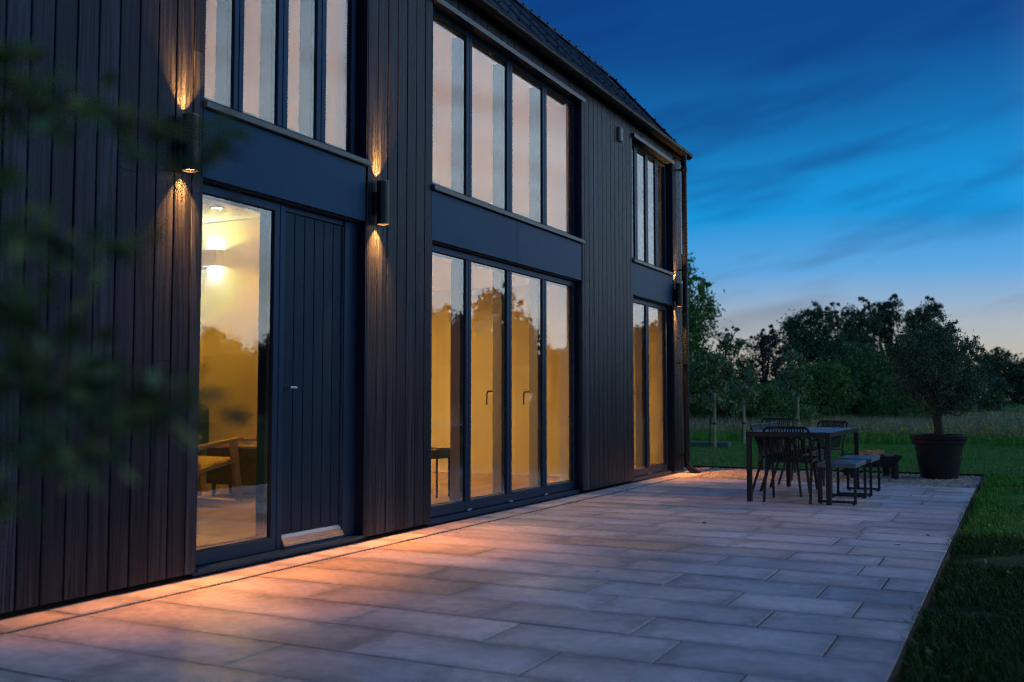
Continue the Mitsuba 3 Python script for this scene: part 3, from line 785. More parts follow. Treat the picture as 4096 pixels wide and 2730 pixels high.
# gravel strip
setting('gravel_bed', MB().box(13.585, 15.74, -4.03, 0.6, -0.09, -0.022), 'mat_gravel_bed', 'bed under the gravel strip behind the patio', 'gravel')
peb = MB()
ico0 = trimesh.creation.icosphere(0, 1.0)
pv, pf = np.array(ico0.vertices), np.array(ico0.faces)
rp = np.random.default_rng(8)
NP = 13000
pos = np.stack([rp.uniform(13.59, 15.72, NP), rp.uniform(-4.02, 0.5, NP), rp.uniform(-0.022, -0.002, NP)], 1)
pos = pos[~((pos[:, 0] < 14.52) & (pos[:, 1] > -0.37))]
siz = rp.uniform(0.008, 0.019, len(pos))
V, Fc, Cc = [], [], []
for k, (p, s) in enumerate(zip(pos, siz)):
    q_ = pv * s * rp.uniform(0.6, 1.25, 3) * rp.uniform(0.85, 1.15, (12, 1))
    tone = rp.uniform(0.6, 1.25)
    V.append(q_ + p)
    Fc.append(pf + 12 * k)
    Cc.append(np.tile(np.array([0.78, 0.66, 0.53]) * tone * np.array([1, rp.uniform(0.92, 1.04), rp.uniform(0.85, 1.08)]), (12, 1)))
scene['gravel'] = mikit.ply((np.vstack(V), np.vstack(Fc)), 'mat_stone', color=np.vstack(Cc))
labels['gravel'] = {'label': 'loose pale gravel in the strip behind the patio', 'category': 'gravel', 'kind': 'stuff'}
ed = thing('garden_edging', 'dark metal edging strip between gravel and lawn', 'edging')
part(ed, 'back_strip', MB().box(15.735, 15.76, -4.06, 2.2, -0.1, 0.025), 'mat_edging')
part(ed, 'side_strip', MB().box(13.60, 15.76, -4.06, -4.035, -0.1, 0.02), 'mat_edging')


# ------------------------------------------------------------------ plants
def cards(centres, length, width, axis, rnd, color, spread=0.25, bend=0.0):
    """one rhombic leaf per centre; axis: mean direction per leaf; color per leaf (n x 3)"""
    n = len(centres)
    a = axis / (np.linalg.norm(axis, axis=1, keepdims=True) + 1e-9)
    r = rnd.normal(size=(n, 3))
    b = np.cross(a, r)
    b /= np.linalg.norm(b, axis=1, keepdims=True) + 1e-9
    L = (length * rnd.uniform(0.65, 1.3, n))[:, None]
    W = (width * rnd.uniform(0.7, 1.3, n))[:, None]
    v = np.stack([centres - a * L / 2, centres + b * W / 2, centres + a * L / 2, centres - b * W / 2], 1).reshape(-1, 3)
    k = np.arange(n) * 4
    f = np.vstack([np.stack([k, k + 1, k + 2], 1), np.stack([k, k + 2, k + 3], 1)])
    return v, f, np.repeat(color, 4, axis=0)


def tones(rnd, n, base, var=0.35, warm=0.15):
    k = rnd.uniform(1 - var, 1 + var, (n, 1))
    w = rnd.normal(0, warm, (n, 1))
    return np.clip(np.array(base)[None] * k * np.hstack([1 + w, np.ones((n, 1)), 1 - 0.5 * w]), 0.003, 0.9)


def crown(key, rnd, blobs, n, leaf, base, hollow=0.55, clump=0.28, per=40, droop=0.0, up=0.2):
    """leaves in clumps spread through ellipsoids (cx, cy, cz, rx, ry, rz)"""
    w = np.array([b[3] * b[4] * b[5] for b in blobs]) ** 0.67
    w = w / w.sum()
    V, F_, C, at, hubs = [], [], [], 0, []
    for b, k in zip(blobs, w):
        m = max(1, int(n * k / per))
        d = rnd.normal(size=(m, 3))
        d /= np.linalg.norm(d, axis=1, keepdims=True)
        rad = rnd.uniform(hollow, 1.0, (m, 1)) ** 0.6
        rad *= 1 + 0.22 * (meshkit.noise(d * 2.3 + b[0], 5)[:, None] - 0.5) * 2
        c = np.array(b[:3]) + d * rad * np.array(b[3:])
        c = c[c[:, 2] > 0.08]
        hubs.append(c)
        rc = clump * (0.5 + rnd.random((len(c), 1)))
        pts = (c[:, None] + np.clip(rnd.normal(size=(len(c), per, 3)), -1.9, 1.9) * (rc * np.mean(b[3:]))[:, None] * np.array([1, 1, 0.75 + droop])).reshape(-1, 3)
        pts = pts[pts[:, 2] > 0.03]
        ax = rnd.normal(size=(len(pts), 3)) + np.array([0, 0, up - 2.2 * droop])
        v, f, cc = cards(pts, leaf[0], leaf[1], ax, rnd, tones(rnd, len(pts), base))
        V.append(v)
        F_.append(f + at)
        C.append(cc)
        at += len(v)
    scene[f'{key}__crown'] = mikit.ply((np.vstack(V), np.vstack(F_)), 'mat_leaf', color=np.vstack(C))
    return np.vstack(hubs)


def limbs(key, rnd, x, y, h0, hubs, r0, lean=0.0, most=26):
    m = MB()
    top = np.array([x + lean, y, h0])
    mid = [np.array([x, y, -0.06]), np.array([x + lean * 0.3 + rnd.normal(0, 0.03), y + rnd.normal(0, 0.03), h0 * 0.5]), top]
    m.tube(mid, [r0 * 1.25, r0, r0 * 0.8], 9)
    for c in hubs[rnd.permutation(len(hubs))[:most]]:
        s = top + (np.array([0, 0, 1]) * max(0, (c[2] - h0)) * rnd.uniform(0.0, 0.45))
        b = (s + c) / 2 + rnd.normal(0, 0.06 * np.linalg.norm(c - s), 3)
        m.tube([s, b, c], [r0 * 0.38, r0 * 0.22, r0 * 0.07], 5, cap=False)
    m.tube([top, top + [rnd.normal(0, .1), rnd.normal(0, .1), max(0.1, (hubs[:, 2].max() - h0) * 0.8)]], [r0 * 0.8, r0 * 0.15], 7)
    part(key, 'trunk', m, 'mat_bark', smooth=50)


def tree(x, y, h, r, label, base=(0.030, 0.052, 0.020), seed=0, n=9000, leaf=(0.16, 0.08), low=0.05, lobes=9, name='tree', cat='tree', group=None, droop=0.0, clump=0.26, sparse=1.0, rx=None):
    rnd = np.random.default_rng(seed)
    key = thing(name, label, cat, group)
    base = tuple(min(0.5, c * 1.22) for c in base)
    blobs = []
    cz = h * (0.5 + low / 2)
    hz = h * (0.5 - low / 2)
    blobs.append((x, y, cz, r * 0.72, r * 0.72, hz * 0.80))
    for k in range(lobes):
        a = 2 * np.pi * k / lobes + rnd.uniform(-0.4, 0.4)
        e = rnd.uniform(-0.85, 0.9)
        c = math.sqrt(max(0, 1 - e * e * 0.85))
        s = rnd.uniform(0.26, 0.42)
        blobs.append((x + r * (1 - s * 0.7) * c * math.cos(a), y + r * (1 - s * 0.7) * c * math.sin(a), cz + hz * (1 - s * 0.6) * e, r * s, r * s, min(hz, r * 1.3) * s))
    blobs.append((x + rnd.uniform(-.2, .2) * r, y + rnd.uniform(-.2, .2) * r, h - 0.22 * hz, r * 0.35, r * 0.35, 0.22 * hz))
    for k in range(7):
        a, q = rnd.uniform(0, 2 * np.pi), rnd.uniform(0.1, 0.85)
        blobs.append((x + r * q * math.cos(a), y + r * q * math.sin(a), cz + hz * math.sqrt(1 - q * q) * rnd.uniform(0.92, 1.06), r * rnd.uniform(0.08, 0.15), r * rnd.uniform(0.08, 0.15), hz * rnd.uniform(0.10, 0.17)))
    hubs = crown(key, rnd, blobs, int(n), leaf, base, clump=clump, droop=droop, per=40 if sparse >= 1 else 22)
    if low > 0.01 or True:
        limbs(key, rnd, x, y, max(0.25, h * (low + 0.12)), hubs, max(0.04, 0.035 * h), most=30)
    return key


DARK, MID, OLIVE = (0.082, 0.130, 0.058), (0.130, 0.245, 0.065), (0.150, 0.235, 0.075)
tree(34.6, 6.9, 6.3, 1.95, 'tall leafy tree rising just right of the house corner, tallest at the left', MID, 1, 26000, (0.17, 0.07), 0.04, 12, droop=0.35, clump=0.22)
tree(33.65, 4.3, 3.55, 0.75, 'thin loose tree with bare twigs between the house corner tree and the dark tree', OLIVE, 2, 2600, (0.13, 0.06), 0.10, 8, clump=0.2, sparse=0.5)
tree(42.3, 5.0, 3.95, 1.25, 'very dark tree with two pointed tops, first left of the big tree clump', (0.041, 0.065, 0.051), 3, 14000, (0.14, 0.06), 0.02, 10, clump=0.2)
tree(62.0, 5.6, 6.5, 2.75, 'large dark rounded tree, left part of the big clump', DARK, 4, 24000, (0.20, 0.10), 0.03, 14, clump=0.2)
tree(64.0, 3.9, 7.0, 1.6, 'dark tree with open gaps along its top, middle of the big clump', DARK, 5, 9000, (0.20, 0.09), 0.08, 10, clump=0.22, sparse=0.5)
tree(65.5, 2.3, 7.45, 1.35, 'tallest open crowned tree with sky showing through, right of centre in the clump', DARK, 6, 6500, (0.20, 0.10), 0.12, 9, clump=0.2, sparse=0.5)
tree(66.0, 0.4, 7.05, 1.75, 'twiggy topped dark tree standing behind the potted olive', DARK, 7, 13000, (0.19, 0.08), 0.05, 12, clump=0.22)
tree(42.2, 0.75, 3.30, 1.95, 'mid green rounded tree in front of the dark clump', (0.105, 0.200, 0.055), 8, 22000, (0.13, 0.06), 0.0, 13, clump=0.2)
tree(37.0, 2.05, 2.35, 1.55, 'green bush left of the dark gap, behind the table', (0.151, 0.263, 0.059), 9, 17000, (0.11, 0.05), 0.0, 12, name='bush', cat='bush', clump=0.2)
tree(33.6, 2.75, 1.55, 1.4, 'low spreading bush behind the staked sapling nearest the table', (0.151, 0.258, 0.063), 10, 13000, (0.10, 0.045), 0.0, 11, name='bush', cat='bush', clump=0.2)
tree(36.3, 6.0, 3.0, 1.35, 'dense bush filling the space under the tall tree by the downpipe', (0.133, 0.230, 0.059), 33, 14000, (0.12, 0.055), 0.0, 12, name='bush', cat='bush', clump=0.2)
tree(34.3, 4.2, 1.75, 1.2, 'low bush behind the two staked saplings near the house', (0.137, 0.236, 0.056), 11, 11000, (0.10, 0.045), 0.0, 11, name='bush', cat='bush', clump=0.2)
tree(38.5, -0.9, 2.0, 1.5, 'light green bush right of the dark gap, left of the potted olive', (0.150, 0.250, 0.068), 12, 15000, (0.11, 0.05), 0.0, 12, name='bush', cat='bush', clump=0.2)
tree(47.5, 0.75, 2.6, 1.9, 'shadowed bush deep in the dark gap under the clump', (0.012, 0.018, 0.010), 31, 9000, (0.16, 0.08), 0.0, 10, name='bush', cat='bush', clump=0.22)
tree(65.0, -1.1, 3.3, 1.3, 'dark tree just right of the potted olive crown', DARK, 13, 8000, (0.17, 0.08), 0.0, 10)
tree(82.0, -2.0, 3.6, 1.9, 'distant low dark tree in the dip right of the olive', DARK, 14, 7000, (0.22, 0.1), 0.0, 10)
tree(111.0, -2.9, 6.1, 2.6, 'far dark tree with a stepped top at the right, beyond the rough field', DARK, 15, 11000, (0.28, 0.14), 0.0, 11)
tree(112.0, -6.4, 5.5, 3.0, 'far dark tree at the right edge of the picture', DARK, 16, 11000, (0.28, 0.14), 0.0, 11)
tree(112.0, -12.0, 5.8, 3.6, 'far dark tree just beyond the right edge of the picture', DARK, 17, 8000, (0.30, 0.15), 0.0, 10)
# trees to the right of the view: the panes mirror them
MIR = [(39.9, -16.1, 5.9, 1.9, 'tall domed tree'), (38.8, -18.6, 5.2, 1.7, 'broad shouldered tree beside the dome'), (41.4, -13.7, 3.3, 1.3, 'pointed small tree'), (43.2, -10.6, 4.3, 2.0, 'rounded tree'), (41.6, -12.4, 3.0, 1.4, 'low bushy tree'),
       (45.5, -9.0, 4.0, 1.5, 'spreading tree'), (37.2, -21.3, 4.3, 1.9, 'leafy tree'), (35.8, -24.4, 4.0, 2.0, 'dense tree'), (34.0, -27.3, 4.1, 2.0, 'wide tree'), (31.5, -30.2, 4.0, 2.2, 'dark tree'), (28.5, -33.0, 4.2, 2.3, 'hedge tree'), (25.0, -35.5, 4.0, 2.4, 'thick hedge tree'), (21.0, -37.5, 4.2, 2.4, 'last hedge tree')]
for k, (x, y, h, r, what) in enumerate(MIR):
    tree(x, y, h, r, what + ' right of the view, seen only mirrored in the panes', (0.050, 0.083, 0.032), 40 + k, 17000, (0.22, 0.12), 0.0, 11, name='hedge_tree', cat='tree', clump=0.26)


# potted olive
def olive(x, y, seed, base_z, top, r, label, n, leaf):
    rnd = np.random.default_rng(seed)
    k = thing('olive_tree', label, 'olive tree')
    cz = base_z + (top - base_z) * 0.56
    rz = (top - base_z) * 0.44
    blobs = [(x, y, cz, r * 0.74, r * 0.74, rz * 0.82)]
    for q in range(30):
        a = rnd.uniform(0, 2 * np.pi)
        e = rnd.uniform(-0.85, 1.0)
        c = math.sqrt(max(0.0, 1 - e * e))
        s = rnd.uniform(0.10, 0.28)
        o = rnd.uniform(0.78, 1.08)
        blobs.append((x + r * o * c * math.cos(a), y + r * o * c * math.sin(a), cz + rz * o * 0.92 * e, r * s, r * s, r * s * 1.35))
    hubs = crown(k, rnd, blobs, n, leaf, (0.120, 0.190, 0.105), hollow=0.45, clump=0.22, per=22, up=0.9)
    m = MB()
    z0 = base_z - 0.06
    pts = [np.array([x, y, z0]), np.array([x + .012, y - .01, z0 + 0.12]), np.array([x - .015, y + .012, z0 + 0.27]), np.array([x + .02, y, z0 + 0.42])]
    m.tube(pts, [0.080, 0.062, 0.058, 0.050], 12)
    for c in hubs[rnd.permutation(len(hubs))[:60]]:
        b = (pts[-1] + c) / 2 + rnd.normal(0, 0.06, 3)
        m.tube([pts[-1] + [0, 0, -0.03], b, c], [0.020, 0.009, 0.003], 5, cap=False)
    part(k, 'trunk', m, 'mat_bark', smooth=50)
    return k


def planter(x, y, label):
    k = thing('plant_pot', label, 'plant pot')
    part(k, 'pot', MB().lathe([(0.0, 0.0), (0.235, 0.0), (0.245, 0.012), (0.288, 0.28), (0.296, 0.285), (0.298, 0.30), (0.292, 0.305), (0.318, 0.47), (0.345, 0.475), (0.350, 0.49), (0.353, 0.525), (0.368, 0.535), (0.376, 0.548), (0.378, 0.595), (0.366, 0.602), (0.346, 0.60), (0.335, 0.52), (0.0, 0.52)], x, y, 48), 'mat_pot', smooth=40)
    part(k, 'soil', MB().lathe([(0.0, 0.545), (0.2, 0.55), (0.334, 0.53)], x, y, 32), 'mat_soil', smooth=40)
    return k


planter(15.12, -3.50, 'large black rimmed plant pot standing on the gravel strip')
olive(15.12, -3.50, 3, 0.60, 2.24, 0.61, 'bushy olive tree growing in the black pot on the gravel', 25000, (0.055, 0.013))


# saplings with stakes
def sapling(x, y, h, label, stake, seed, n=900):
    rnd = np.random.default_rng(seed)
    k = thing('sapling', label, 'sapling')
    m = MB()
    p = [np.array([x, y, -0.05]), np.array([x + .03, y + rnd.normal(0, .02), h * 0.4]), np.array([x - .02, y + rnd.normal(0, .04), h * 0.75]), np.array([x, y + rnd.normal(0, .05), h])]
    m.tube(p, [0.018, 0.014, 0.010, 0.004], 7)
    tips = []
    for q in range(16):
        t = rnd.uniform(0.42, 0.98)
        s = p[1] * (1 - (t - .4) / .6) + p[3] * ((t - .4) / .6) if t > 0.4 else p[1]
        a = rnd.uniform(0, 2 * np.pi)
        L = h * rnd.uniform(0.10, 0.20)
        e = s + np.array([math.cos(a) * L, math.sin(a) * L, L * rnd.uniform(-0.2, 0.7)])
        m.tube([s, (s + e) / 2 + [0, 0, 0.04], e], [0.006, 0.004, 0.002], 4, cap=False)
        tips += [(s + e) / 2, e, e + [0, 0, -0.05], s * .3 + e * .7]
    part(k, 'stem', m, 'mat_bark')
    c = np.repeat(np.array(tips), max(1, n // len(tips)), axis=0)
    c = c + rnd.normal(0, 0.07, c.shape)
    v, f, cc = cards(c, 0.14, 0.06, rnd.normal(0, .5, c.shape) + [0, 0, -1], rnd, tones(rnd, len(c), (0.24, 0.30, 0.12), 0.5))
    scene[f'{k}__foliage'] = mikit.ply((v, f), 'mat_leaf', color=cc)
    if stake:
        w = thing('tree_stake', stake[0], 'stake')
        sx, sy, sh = stake[1]
        part(w, 'post', MB().tube([[sx, sy, -0.1], [sx + 0.01, sy, sh]], 0.030, 9), 'mat_stake', smooth=40)
        part(w, 'tie', MB().tube([[sx, sy, sh * 0.42], [x, y, sh * 0.43]], 0.014).tube([[sx, sy, sh * 0.42 - .02], [sx, sy, sh * 0.42 + .02]], 0.036, 10), 'mat_seal')


sapling(23.3, 2.02, 2.1, 'young staked tree on the lawn nearest the downpipe', ('pale round stake beside the sapling nearest the downpipe', (23.15, 1.86, 1.25)), 61)
sapling(25.6, 1.82, 1.95, 'thin young tree with sparse leaves, middle of the three saplings', ('thin weathered stake of the middle sapling', (25.5, 1.74, 1.15)), 62, 560)
sapling(28.6, 1.12, 2.35, 'leafy young tree seen above the far chair of the table', ('pale stake of the sapling above the dining table', (28.4, 0.94, 1.2)), 63, 1100)
sl = thing('timber_sleeper', 'short grey timber lying in the grass by the first sapling', 'timber')
part(sl, 'beam', MB().box(23.45, 23.65, 1.62, 3.4, -0.03, 0.075, cham=0.01), 'mat_sleeper')

# grass
rg = np.random.default_rng(77)


def blades(name, label, pos, h, w, base, lean=0.35, category='grass', tipmix=None):
    n = len(pos)
    a = rg.uniform(0, 2 * np.pi, n)
    d = np.stack([np.cos(a), np.sin(a), 0 * a], 1)
    hh = (h * rg.uniform(0.5, 1.3, n))[:, None]
    b = rg.uniform(0, 2 * np.pi, n)
    off = np.stack([np.cos(b), np.sin(b), 0 * b], 1) * hh * lean * rg.uniform(0.2, 1.2, (n, 1))
    up = np.array([0, 0, 1.0])
    wv = d * (w / 2)
    v = np.stack([pos - wv, pos + wv, pos + wv * 0.55 + off * 0.35 + up * hh * 0.6, pos - wv * 0.55 + off * 0.35 + up * hh * 0.6, pos + off + up * hh], 1).reshape(-1, 3)
    k = np.arange(n) * 5
    f = np.vstack([np.stack([k, k + 1, k + 2], 1), np.stack([k, k + 2, k + 3], 1), np.stack([k + 3, k + 2, k + 4], 1)])
    scene[name] = mikit.ply((v, f), 'mat_leaf', color=np.repeat(tones(rg, n, base, 0.4, 0.2), 5, axis=0))
    labels[name] = {'label': label, 'category': category, 'kind': 'stuff'}


def ground_z(x, y):
    return -0.035 + 0.0 * x


def scatter(n, x0, x1, y0, y1, patch=0.0, seed=0):
    x, y = rg.uniform(x0, x1, n), rg.uniform(y0, y1, n)
    if patch:
        keep = meshkit.fbm(np.stack([x * 1.3, y * 1.3, 0 * x], -1), 3, seed) > patch
        x, y = x[keep], y[keep]
    return np.stack([x, y, -0.04 + 0 * x], 1)


near0 = np.vstack([scatter(95000, 2.2, 9.0, -7.5, -4.03, 0.43, 1), scatter(40000, 5.0, 9.0, -11.0, -7.5, 0.40, 5), scatter(5000, 2.2, 13.5, -4.07, -3.985, 0.45, 4)])
near1 = np.vstack([scatter(62000, 9.0, 16.5, -10.5, -4.04, 0.36, 2), scatter(60000, 15.77, 30, -9.5, 3.6, 0.30, 3)])
blades('worn_grass', 'thin worn grass with bare soil along the near patio edge', near0, 0.055, 0.0065, (0.050, 0.110, 0.018), 0.8)
blades('grass', 'short mown grass of the lawn beside and behind the patio', near1, 0.060, 0.0065, (0.150, 0.390, 0.036), 0.7)
mx = np.vstack([scatter(26000, 29.5, 38, -12, 7.5, 0.30, 6), scatter(9000, 38, 75, -22, 2.0, 0.40, 9)])
blades('meadow_grass', 'tall dry meadow grass in front of the trees', mx, 0.52, 0.024, (0.64, 0.48, 0.24), 0.45, 'meadow grass')
gx = scatter(24000, 26.5, 33, -12, 7.0, 0.34, 7)
blades('long_grass', 'green uncut grass at the far edge of the lawn', gx, 0.26, 0.016, (0.190, 0.400, 0.050), 0.5)
fl = scatter(1800, 27.0, 32.0, -7.5, -0.4, 0.5, 12)
fl[:, 2] = rg.uniform(0.12, 0.42, len(fl))
v, f, cc = cards(fl, 0.05, 0.05, rg.normal(size=fl.shape), rg, tones(rg, len(fl), (0.75, 0.55, 0.03), 0.3))
scene['meadow_flowers'] = mikit.ply((v, f), 'mat_leaf', color=cc)
labels['meadow_flowers'] = {'label': 'small yellow flowers scattered in the long grass', 'category': 'flowers', 'kind': 'stuff'}
lv = np.vstack([scatter(220, 3, 12, -6.8, -4.05), scatter(120, 12.5, 17.5, -6.5, -4.1), scatter(6, 5.5, 13, -3.95, -2.0)])
lv[:, 2] = np.where(lv[:, 1] > -4.02, 0.006, -0.005)
v, f, cc = cards(lv, 0.05, 0.03, rg.normal(size=lv.shape) * [1, 1, 0.15], rg, tones(rg, len(lv), (0.17, 0.13, 0.08), 0.5))
scene['fallen_leaves'] = mikit.ply((v, f), 'mat_leaf', color=cc)
labels['fallen_leaves'] = {'label': 'dry leaves lying on the lawn and patio edge', 'category': 'leaves', 'kind': 'stuff'}

# ------------------------------------------------------------------ garden furniture
tb = thing('garden_table', 'long charcoal metal dining table standing on the patio', 'table')
X0, X1, YA, YB, ZT = 10.70, 12.80, -2.755, -1.885, 0.745
part(tb, 'rim', MB().box(X0, X1, YA, YA + 0.03, ZT - 0.052, ZT - 0.001, cham=0.003).box(X0, X1, YB - 0.03, YB, ZT - 0.052, ZT - 0.001, cham=0.003)
     .box(X0, X0 + 0.03, YA + 0.03, YB - 0.03, ZT - 0.052, ZT - 0.001, cham=0.003).box(X1 - 0.03, X1, YA + 0.03, YB - 0.03, ZT - 0.052, ZT - 0.001, cham=0.003), 'mat_charcoal')
for k in range(7):
    w_ = (YB - YA - 0.06) / 7
    part(tb, 'top_slat', MB().box(X0 + 0.032, X1 - 0.032, YA + 0.03 + w_ * k + 0.002, YA + 0.03 + w_ * (k + 1) - 0.002, ZT - 0.022, ZT, cham=0.002), 'mat_table_top')
part(tb, 'under_tray', MB().box(X0 + 0.03, X1 - 0.03, YA + 0.03, YB - 0.03, ZT - 0.05, ZT - 0.026), 'mat_charcoal')
for x in (X0 + 0.026, X1 - 0.026):
    for y in (YA + 0.026, YB - 0.026):
        part(tb, 'leg', MB().box(x - 0.025, x + 0.025, y - 0.025, y + 0.025, 0.0, ZT - 0.053, cham=0.003), 'mat_charcoal')


def bench(x0, x1, y0, y1, label):
    k = thing('garden_stool', label, 'stool')
    z = 0.425
    part(k, 'seat', MB().box(x0, x1, y0, y1, z - 0.045, z, cham=0.004), 'mat_table_top')
    for x in (x0 + 0.02, x1 - 0.02):
        m = MB()
        for y in (y0 + 0.014, y1 - 0.014):
            m.box(x - 0.013, x + 0.013, y - 0.013, y + 0.013, 0.012, z - 0.046)
        m.box(x - 0.0125, x + 0.0125, y0 + 0.028, y1 - 0.028, 0.016, 0.040)
        part(k, 'sled_leg', m, 'mat_charcoal')
        for y in (y0 + 0.03, y1 - 0.03):
            part(k, 'foot', MB().tube([[x, y, 0.0], [x, y, 0.014]], 0.014, 8), 'mat_seal')


bench(10.80, 11.60, -2.99, -2.60, 'low backless stool at the near end of the table, right side')
bench(11.80, 12.58, -3.02, -2.64, 'low backless stool at the far end of the table, right side')


def garden_chair(k):
    """faces +x; tube frame with ribs; arms are loops that run down into the front legs"""
    rt, rr = 0.0145, 0.0092
    W = 0.235
    # back frame with rounded top corners
    def bp(y, t):                               # t from 0 (seat) to 1 (top)
        return np.array([-0.20 - 0.13 * t ** 1.3, y, 0.43 + 0.36 * t])
    left = [bp(-W, t) for t in np.linspace(0, 0.86, 6)]
    right = [bp(W, t) for t in np.linspace(0.86, 0, 6)]
    cl = [bp(-W + 0.055 * (1 - math.cos(a)), 0.86 + 0.14 * math.sin(a)) for a in np.linspace(0.3, math.pi / 2, 5)]
    cr = [bp(W - 0.055 * (1 - math.cos(a)), 0.86 + 0.14 * math.sin(a)) for a in np.linspace(math.pi / 2, 0.3, 5)]
    part(k, 'back_frame', MB().tube(left + cl + cr + right, rt, 7), 'mat_charcoal', smooth=50)
    for q in range(13):
        y = -W + 0.06 + (2 * W - 0.12) * q / 12
        m = MB().tube([bp(y, t) for t in np.linspace(0.02, 0.99, 5)], rr, 5)
        part(k, 'back_rib', m, 'mat_charcoal')
    fz = 0.455
    part(k, 'seat_frame', MB().tube([[-0.20, -W, 0.43], [0.20, -W, fz], [0.225, -W + 0.03, fz], [0.225, W - 0.03, fz], [0.20, W, fz], [-0.20, W, 0.43]], rt, 7).tube([[-0.20, -W, 0.43], [-0.20, W, 0.43]], rt, 7), 'mat_charcoal', smooth=50)
    for q in range(13):
        y = -W + 0.035 + (2 * W - 0.07) * q / 12
        part(k, 'seat_rib', MB().tube([[-0.20, y, 0.436], [0.0, y, 0.428], [0.17, y, fz + 0.002], [0.228, y, fz - 0.006], [0.232, y, fz - 0.05]], rr, 5), 'mat_charcoal')
    part(k, 'seat_front_rail', MB().tube([[0.232, -W + 0.01, fz - 0.05], [0.232, W - 0.01, fz - 0.05]], rr, 6), 'mat_charcoal')
    for s in (-1, 1):
        y = s * (W + 0.022)
        arm = [[-0.268, s * W, 0.640], [-0.20, y, 0.648], [0.06, y, 0.652]] + [list(p) for p in arc([0.06, y, 0.572], 0.08 * 1.0, math.pi / 2, 0, 6, [1.35, 0, 0], [0, 0, 1])] + [[0.19, y, 0.45], [0.235, y, 0.0]]
        part(k, 'arm', MB().tube(arm, rt, 8), 'mat_charcoal', smooth=50)
        part(k, 'rear_leg', MB().tube([[-0.19, s * W, 0.44], [-0.33, s * (W + 0.004), 0.0]], rt, 8), 'mat_charcoal', smooth=50)
        part(k, 'side_stay', MB().tube([[0.185, s * W, 0.45], [0.185, y, 0.455]], rt * 0.8, 6), 'mat_charcoal')


CH = [(11.06, -2.300, 0, 'charcoal ribbed garden chair at the near end of the table, back to the camera'),
      (11.745, -2.070, -90, 'charcoal ribbed chair tucked under the house side of the table, nearest of three'),
      (12.27, -2.070, -90, 'charcoal ribbed chair tucked under the house side of the table, middle of three'),
      (12.79, -2.060, -90, 'charcoal ribbed chair tucked under the house side of the table, farthest of three'),
      (13.80, -2.100, 152, 'charcoal ribbed chair at the far end of the table, turned towards the house'),
      (15.35, -1.230, 190, 'charcoal ribbed chair standing apart on the gravel behind the table')]
first = thing('garden_chair', CH[0][3], 'chair', 'ribbed garden chairs')
garden_chair(first)
for x, y, rz, lab in CH[1:]:
    k = thing('garden_chair', lab, 'chair', 'ribbed garden chairs')
    copy_thing(first, k, T().translate([x, y, 0]).rotate([0, 0, 1], rz))
place(first, T().translate([CH[0][0], CH[0][1], 0]).rotate([0, 0, 1], CH[0][2]))

fp = thing('fire_pit', 'low square metal fire bowl on plate legs behind the table', 'fire pit')
bowl = MB()
rim, bot = 0.36, 0.26
for (a, za), (b, zb) in (((rim, 0.31), (bot, 0.15)), ((rim - 0.012, 0.31), (bot - 0.01, 0.158))):
    vv = [[sx * r_, sy * r_, z] for r_, z in ((a, za), (b, zb)) for sx, sy in ((-1, -1), (1, -1), (1, 1), (-1, 1))]
    bowl.add(vv, [[0, 1, 5, 4], [1, 2, 6, 5], [2, 3, 7, 6], [3, 0, 4, 7], [4, 5, 6, 7]])
bowl.box(-rim, rim, -rim, -rim + 0.012, 0.302, 0.316).box(-rim, rim, rim - 0.012, rim, 0.302, 0.316)
part(fp, 'bowl', bowl, 'mat_rust')
for sx in (-1, 1):
    for sy in (-1, 1):
        part(fp, 'leg', MB().box(sx * 0.27 - 0.05, sx * 0.27 + 0.05, sy * 0.27 - 0.008, sy * 0.27 + 0.008, -0.01, 0.22).box(sx * 0.27 - 0.008, sx * 0.27 + 0.008, sy * 0.27 - 0.05, sy * 0.27 + 0.05, -0.01, 0.219), 'mat_rust')
place(fp, T().translate([14.88, -2.62, 0]).rotate([0, 0, 1], 18))
for k, (x, y, z, a, L, t, w, lab) in enumerate([(14.82, -2.62, 0.34, 70, 0.42, 4, 0.05, 'split log lying across the top of the fire bowl, pale face up'), (14.95, -2.5, 0.29, 20, 0.44, 0, 0.055, 'split log low in the fire bowl towards the house'), (14.78, -2.78, 0.30, -35, 0.40, 10, 0.05, 'split log leaning at the right of the fire bowl'), (14.98, -2.72, 0.285, 100, 0.40, 0, 0.05, 'split log at the back of the fire bowl')]):
    kk = thing('firewood_log', lab, 'firewood', 'logs in the fire bowl')
    part(kk, 'wood', MB().prism([(-w, -w * 0.6), (w, -w * 0.5), (w * 0.5, w * 0.8), (-w * 0.4, w * 0.7)], 'x', -L / 2, L / 2), 'mat_log')
    part(kk, 'bark', MB().prism([(-w * 1.05, -w * 0.62), (0, -w * 1.05), (w * 1.05, -w * 0.55), (w * 1.0, -w * 0.52), (-w, -w * 0.605)], 'x', -L / 2 + 0.002, L / 2 - 0.002), 'mat_log_bark')
    place(kk, T().translate([x, y, z]).rotate([0, 0, 1], a).rotate([0, 1, 0], t))

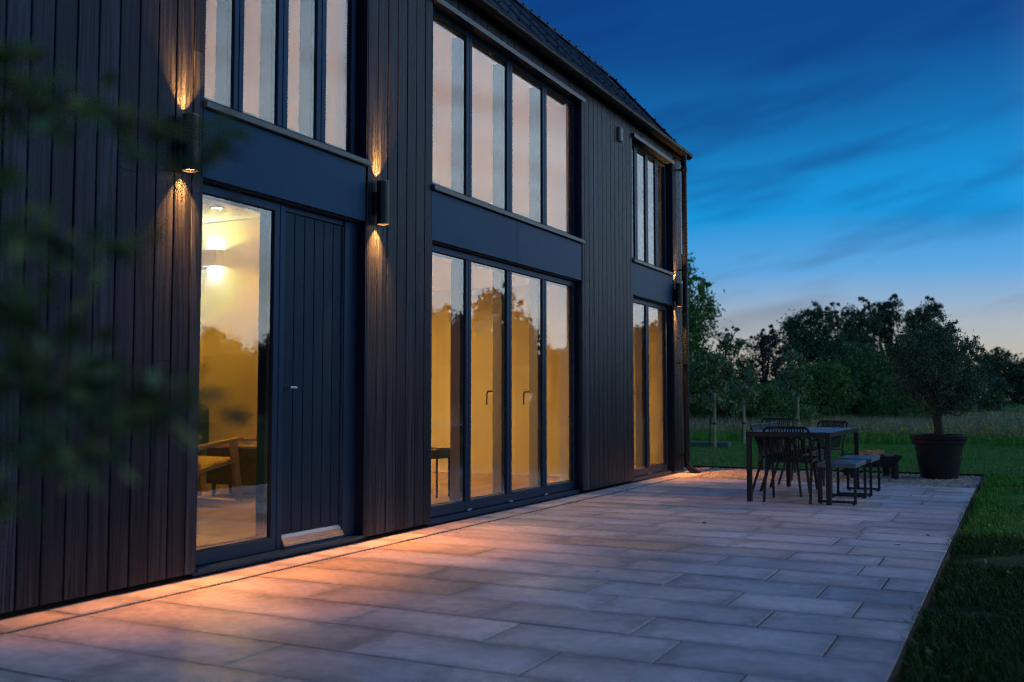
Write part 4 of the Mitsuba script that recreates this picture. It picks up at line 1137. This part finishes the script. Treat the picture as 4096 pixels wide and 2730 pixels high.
# ------------------------------------------------------------------ the shrub close to the camera, at the left
RT = np.array([math.sin(YAW), -math.cos(YAW), 0])
HF = np.array([math.cos(YAW), math.sin(YAW), 0])


def near_pt(side, depth, z):
    return EYE * [1, 1, 0] + HF * depth + RT * side + np.array([0, 0, z])


nb = thing('near_shrub', 'out of focus leafy shrub branches hanging in from the left, close to the camera', 'shrub')
rn = np.random.default_rng(9)
root = near_pt(-1.02, 0.95, 0.0)
stem = MB()
stem.tube([root, root + [0.02, 0, 0.5], near_pt(-0.92, 0.98, 1.1), near_pt(-0.86, 1.0, 1.75)], [0.02, 0.017, 0.013, 0.006], 8)
# (side, z) ends of branches at about a metre: sprays of narrow leaves
SPR = [(-0.325, 1.075, 1.05, 1.10), (-0.36, 1.06, 1.03, 1.08), (-0.40, 1.02, 1.0, 1.03), (-0.29, 1.345, 1.05, 1.40), (-0.40, 1.235, 1.0, 1.22), (-0.45, 1.37, 1.0, 1.36), (-0.49, 1.18, 0.98, 1.15),
       (-0.47, 0.985, 0.95, 1.0), (-0.50, 1.30, 0.95, 1.25), (-0.42, 1.145, 1.0, 1.12), (-0.50, 1.43, 1.0, 1.4)]
P, A = [], []
for s, z, d, zr in SPR:
    a, b = near_pt(-0.90, 0.97, zr + 0.05), near_pt(s, d, z)
    c = (a + b) / 2 + [0, 0, 0.03]
    stem.tube([a, c, b], [0.006, 0.004, 0.0015], 5)
    for t in np.linspace(0.34, 1.0, 36):
        p = (1 - t) ** 2 * a + 2 * t * (1 - t) * c + t * t * b
        for _ in range(3):
            dirn = (b - a) / np.linalg.norm(b - a) * 0.7 + rn.normal(0, 0.7, 3)
            P.append(p + dirn / np.linalg.norm(dirn) * 0.02 + rn.normal(0, 0.012, 3))
            A.append(dirn)
P, A = np.array(P), np.array(A)
v, f, cc = cards(P, 0.044, 0.014, A, rn, tones(rn, len(P), (0.115, 0.160, 0.052), 0.5, 0.2))
part(nb, 'stem', stem, 'mat_bark', smooth=50)
scene[f'{nb}__foliage'] = mikit.ply((v, f), 'mat_leaf', color=cc)
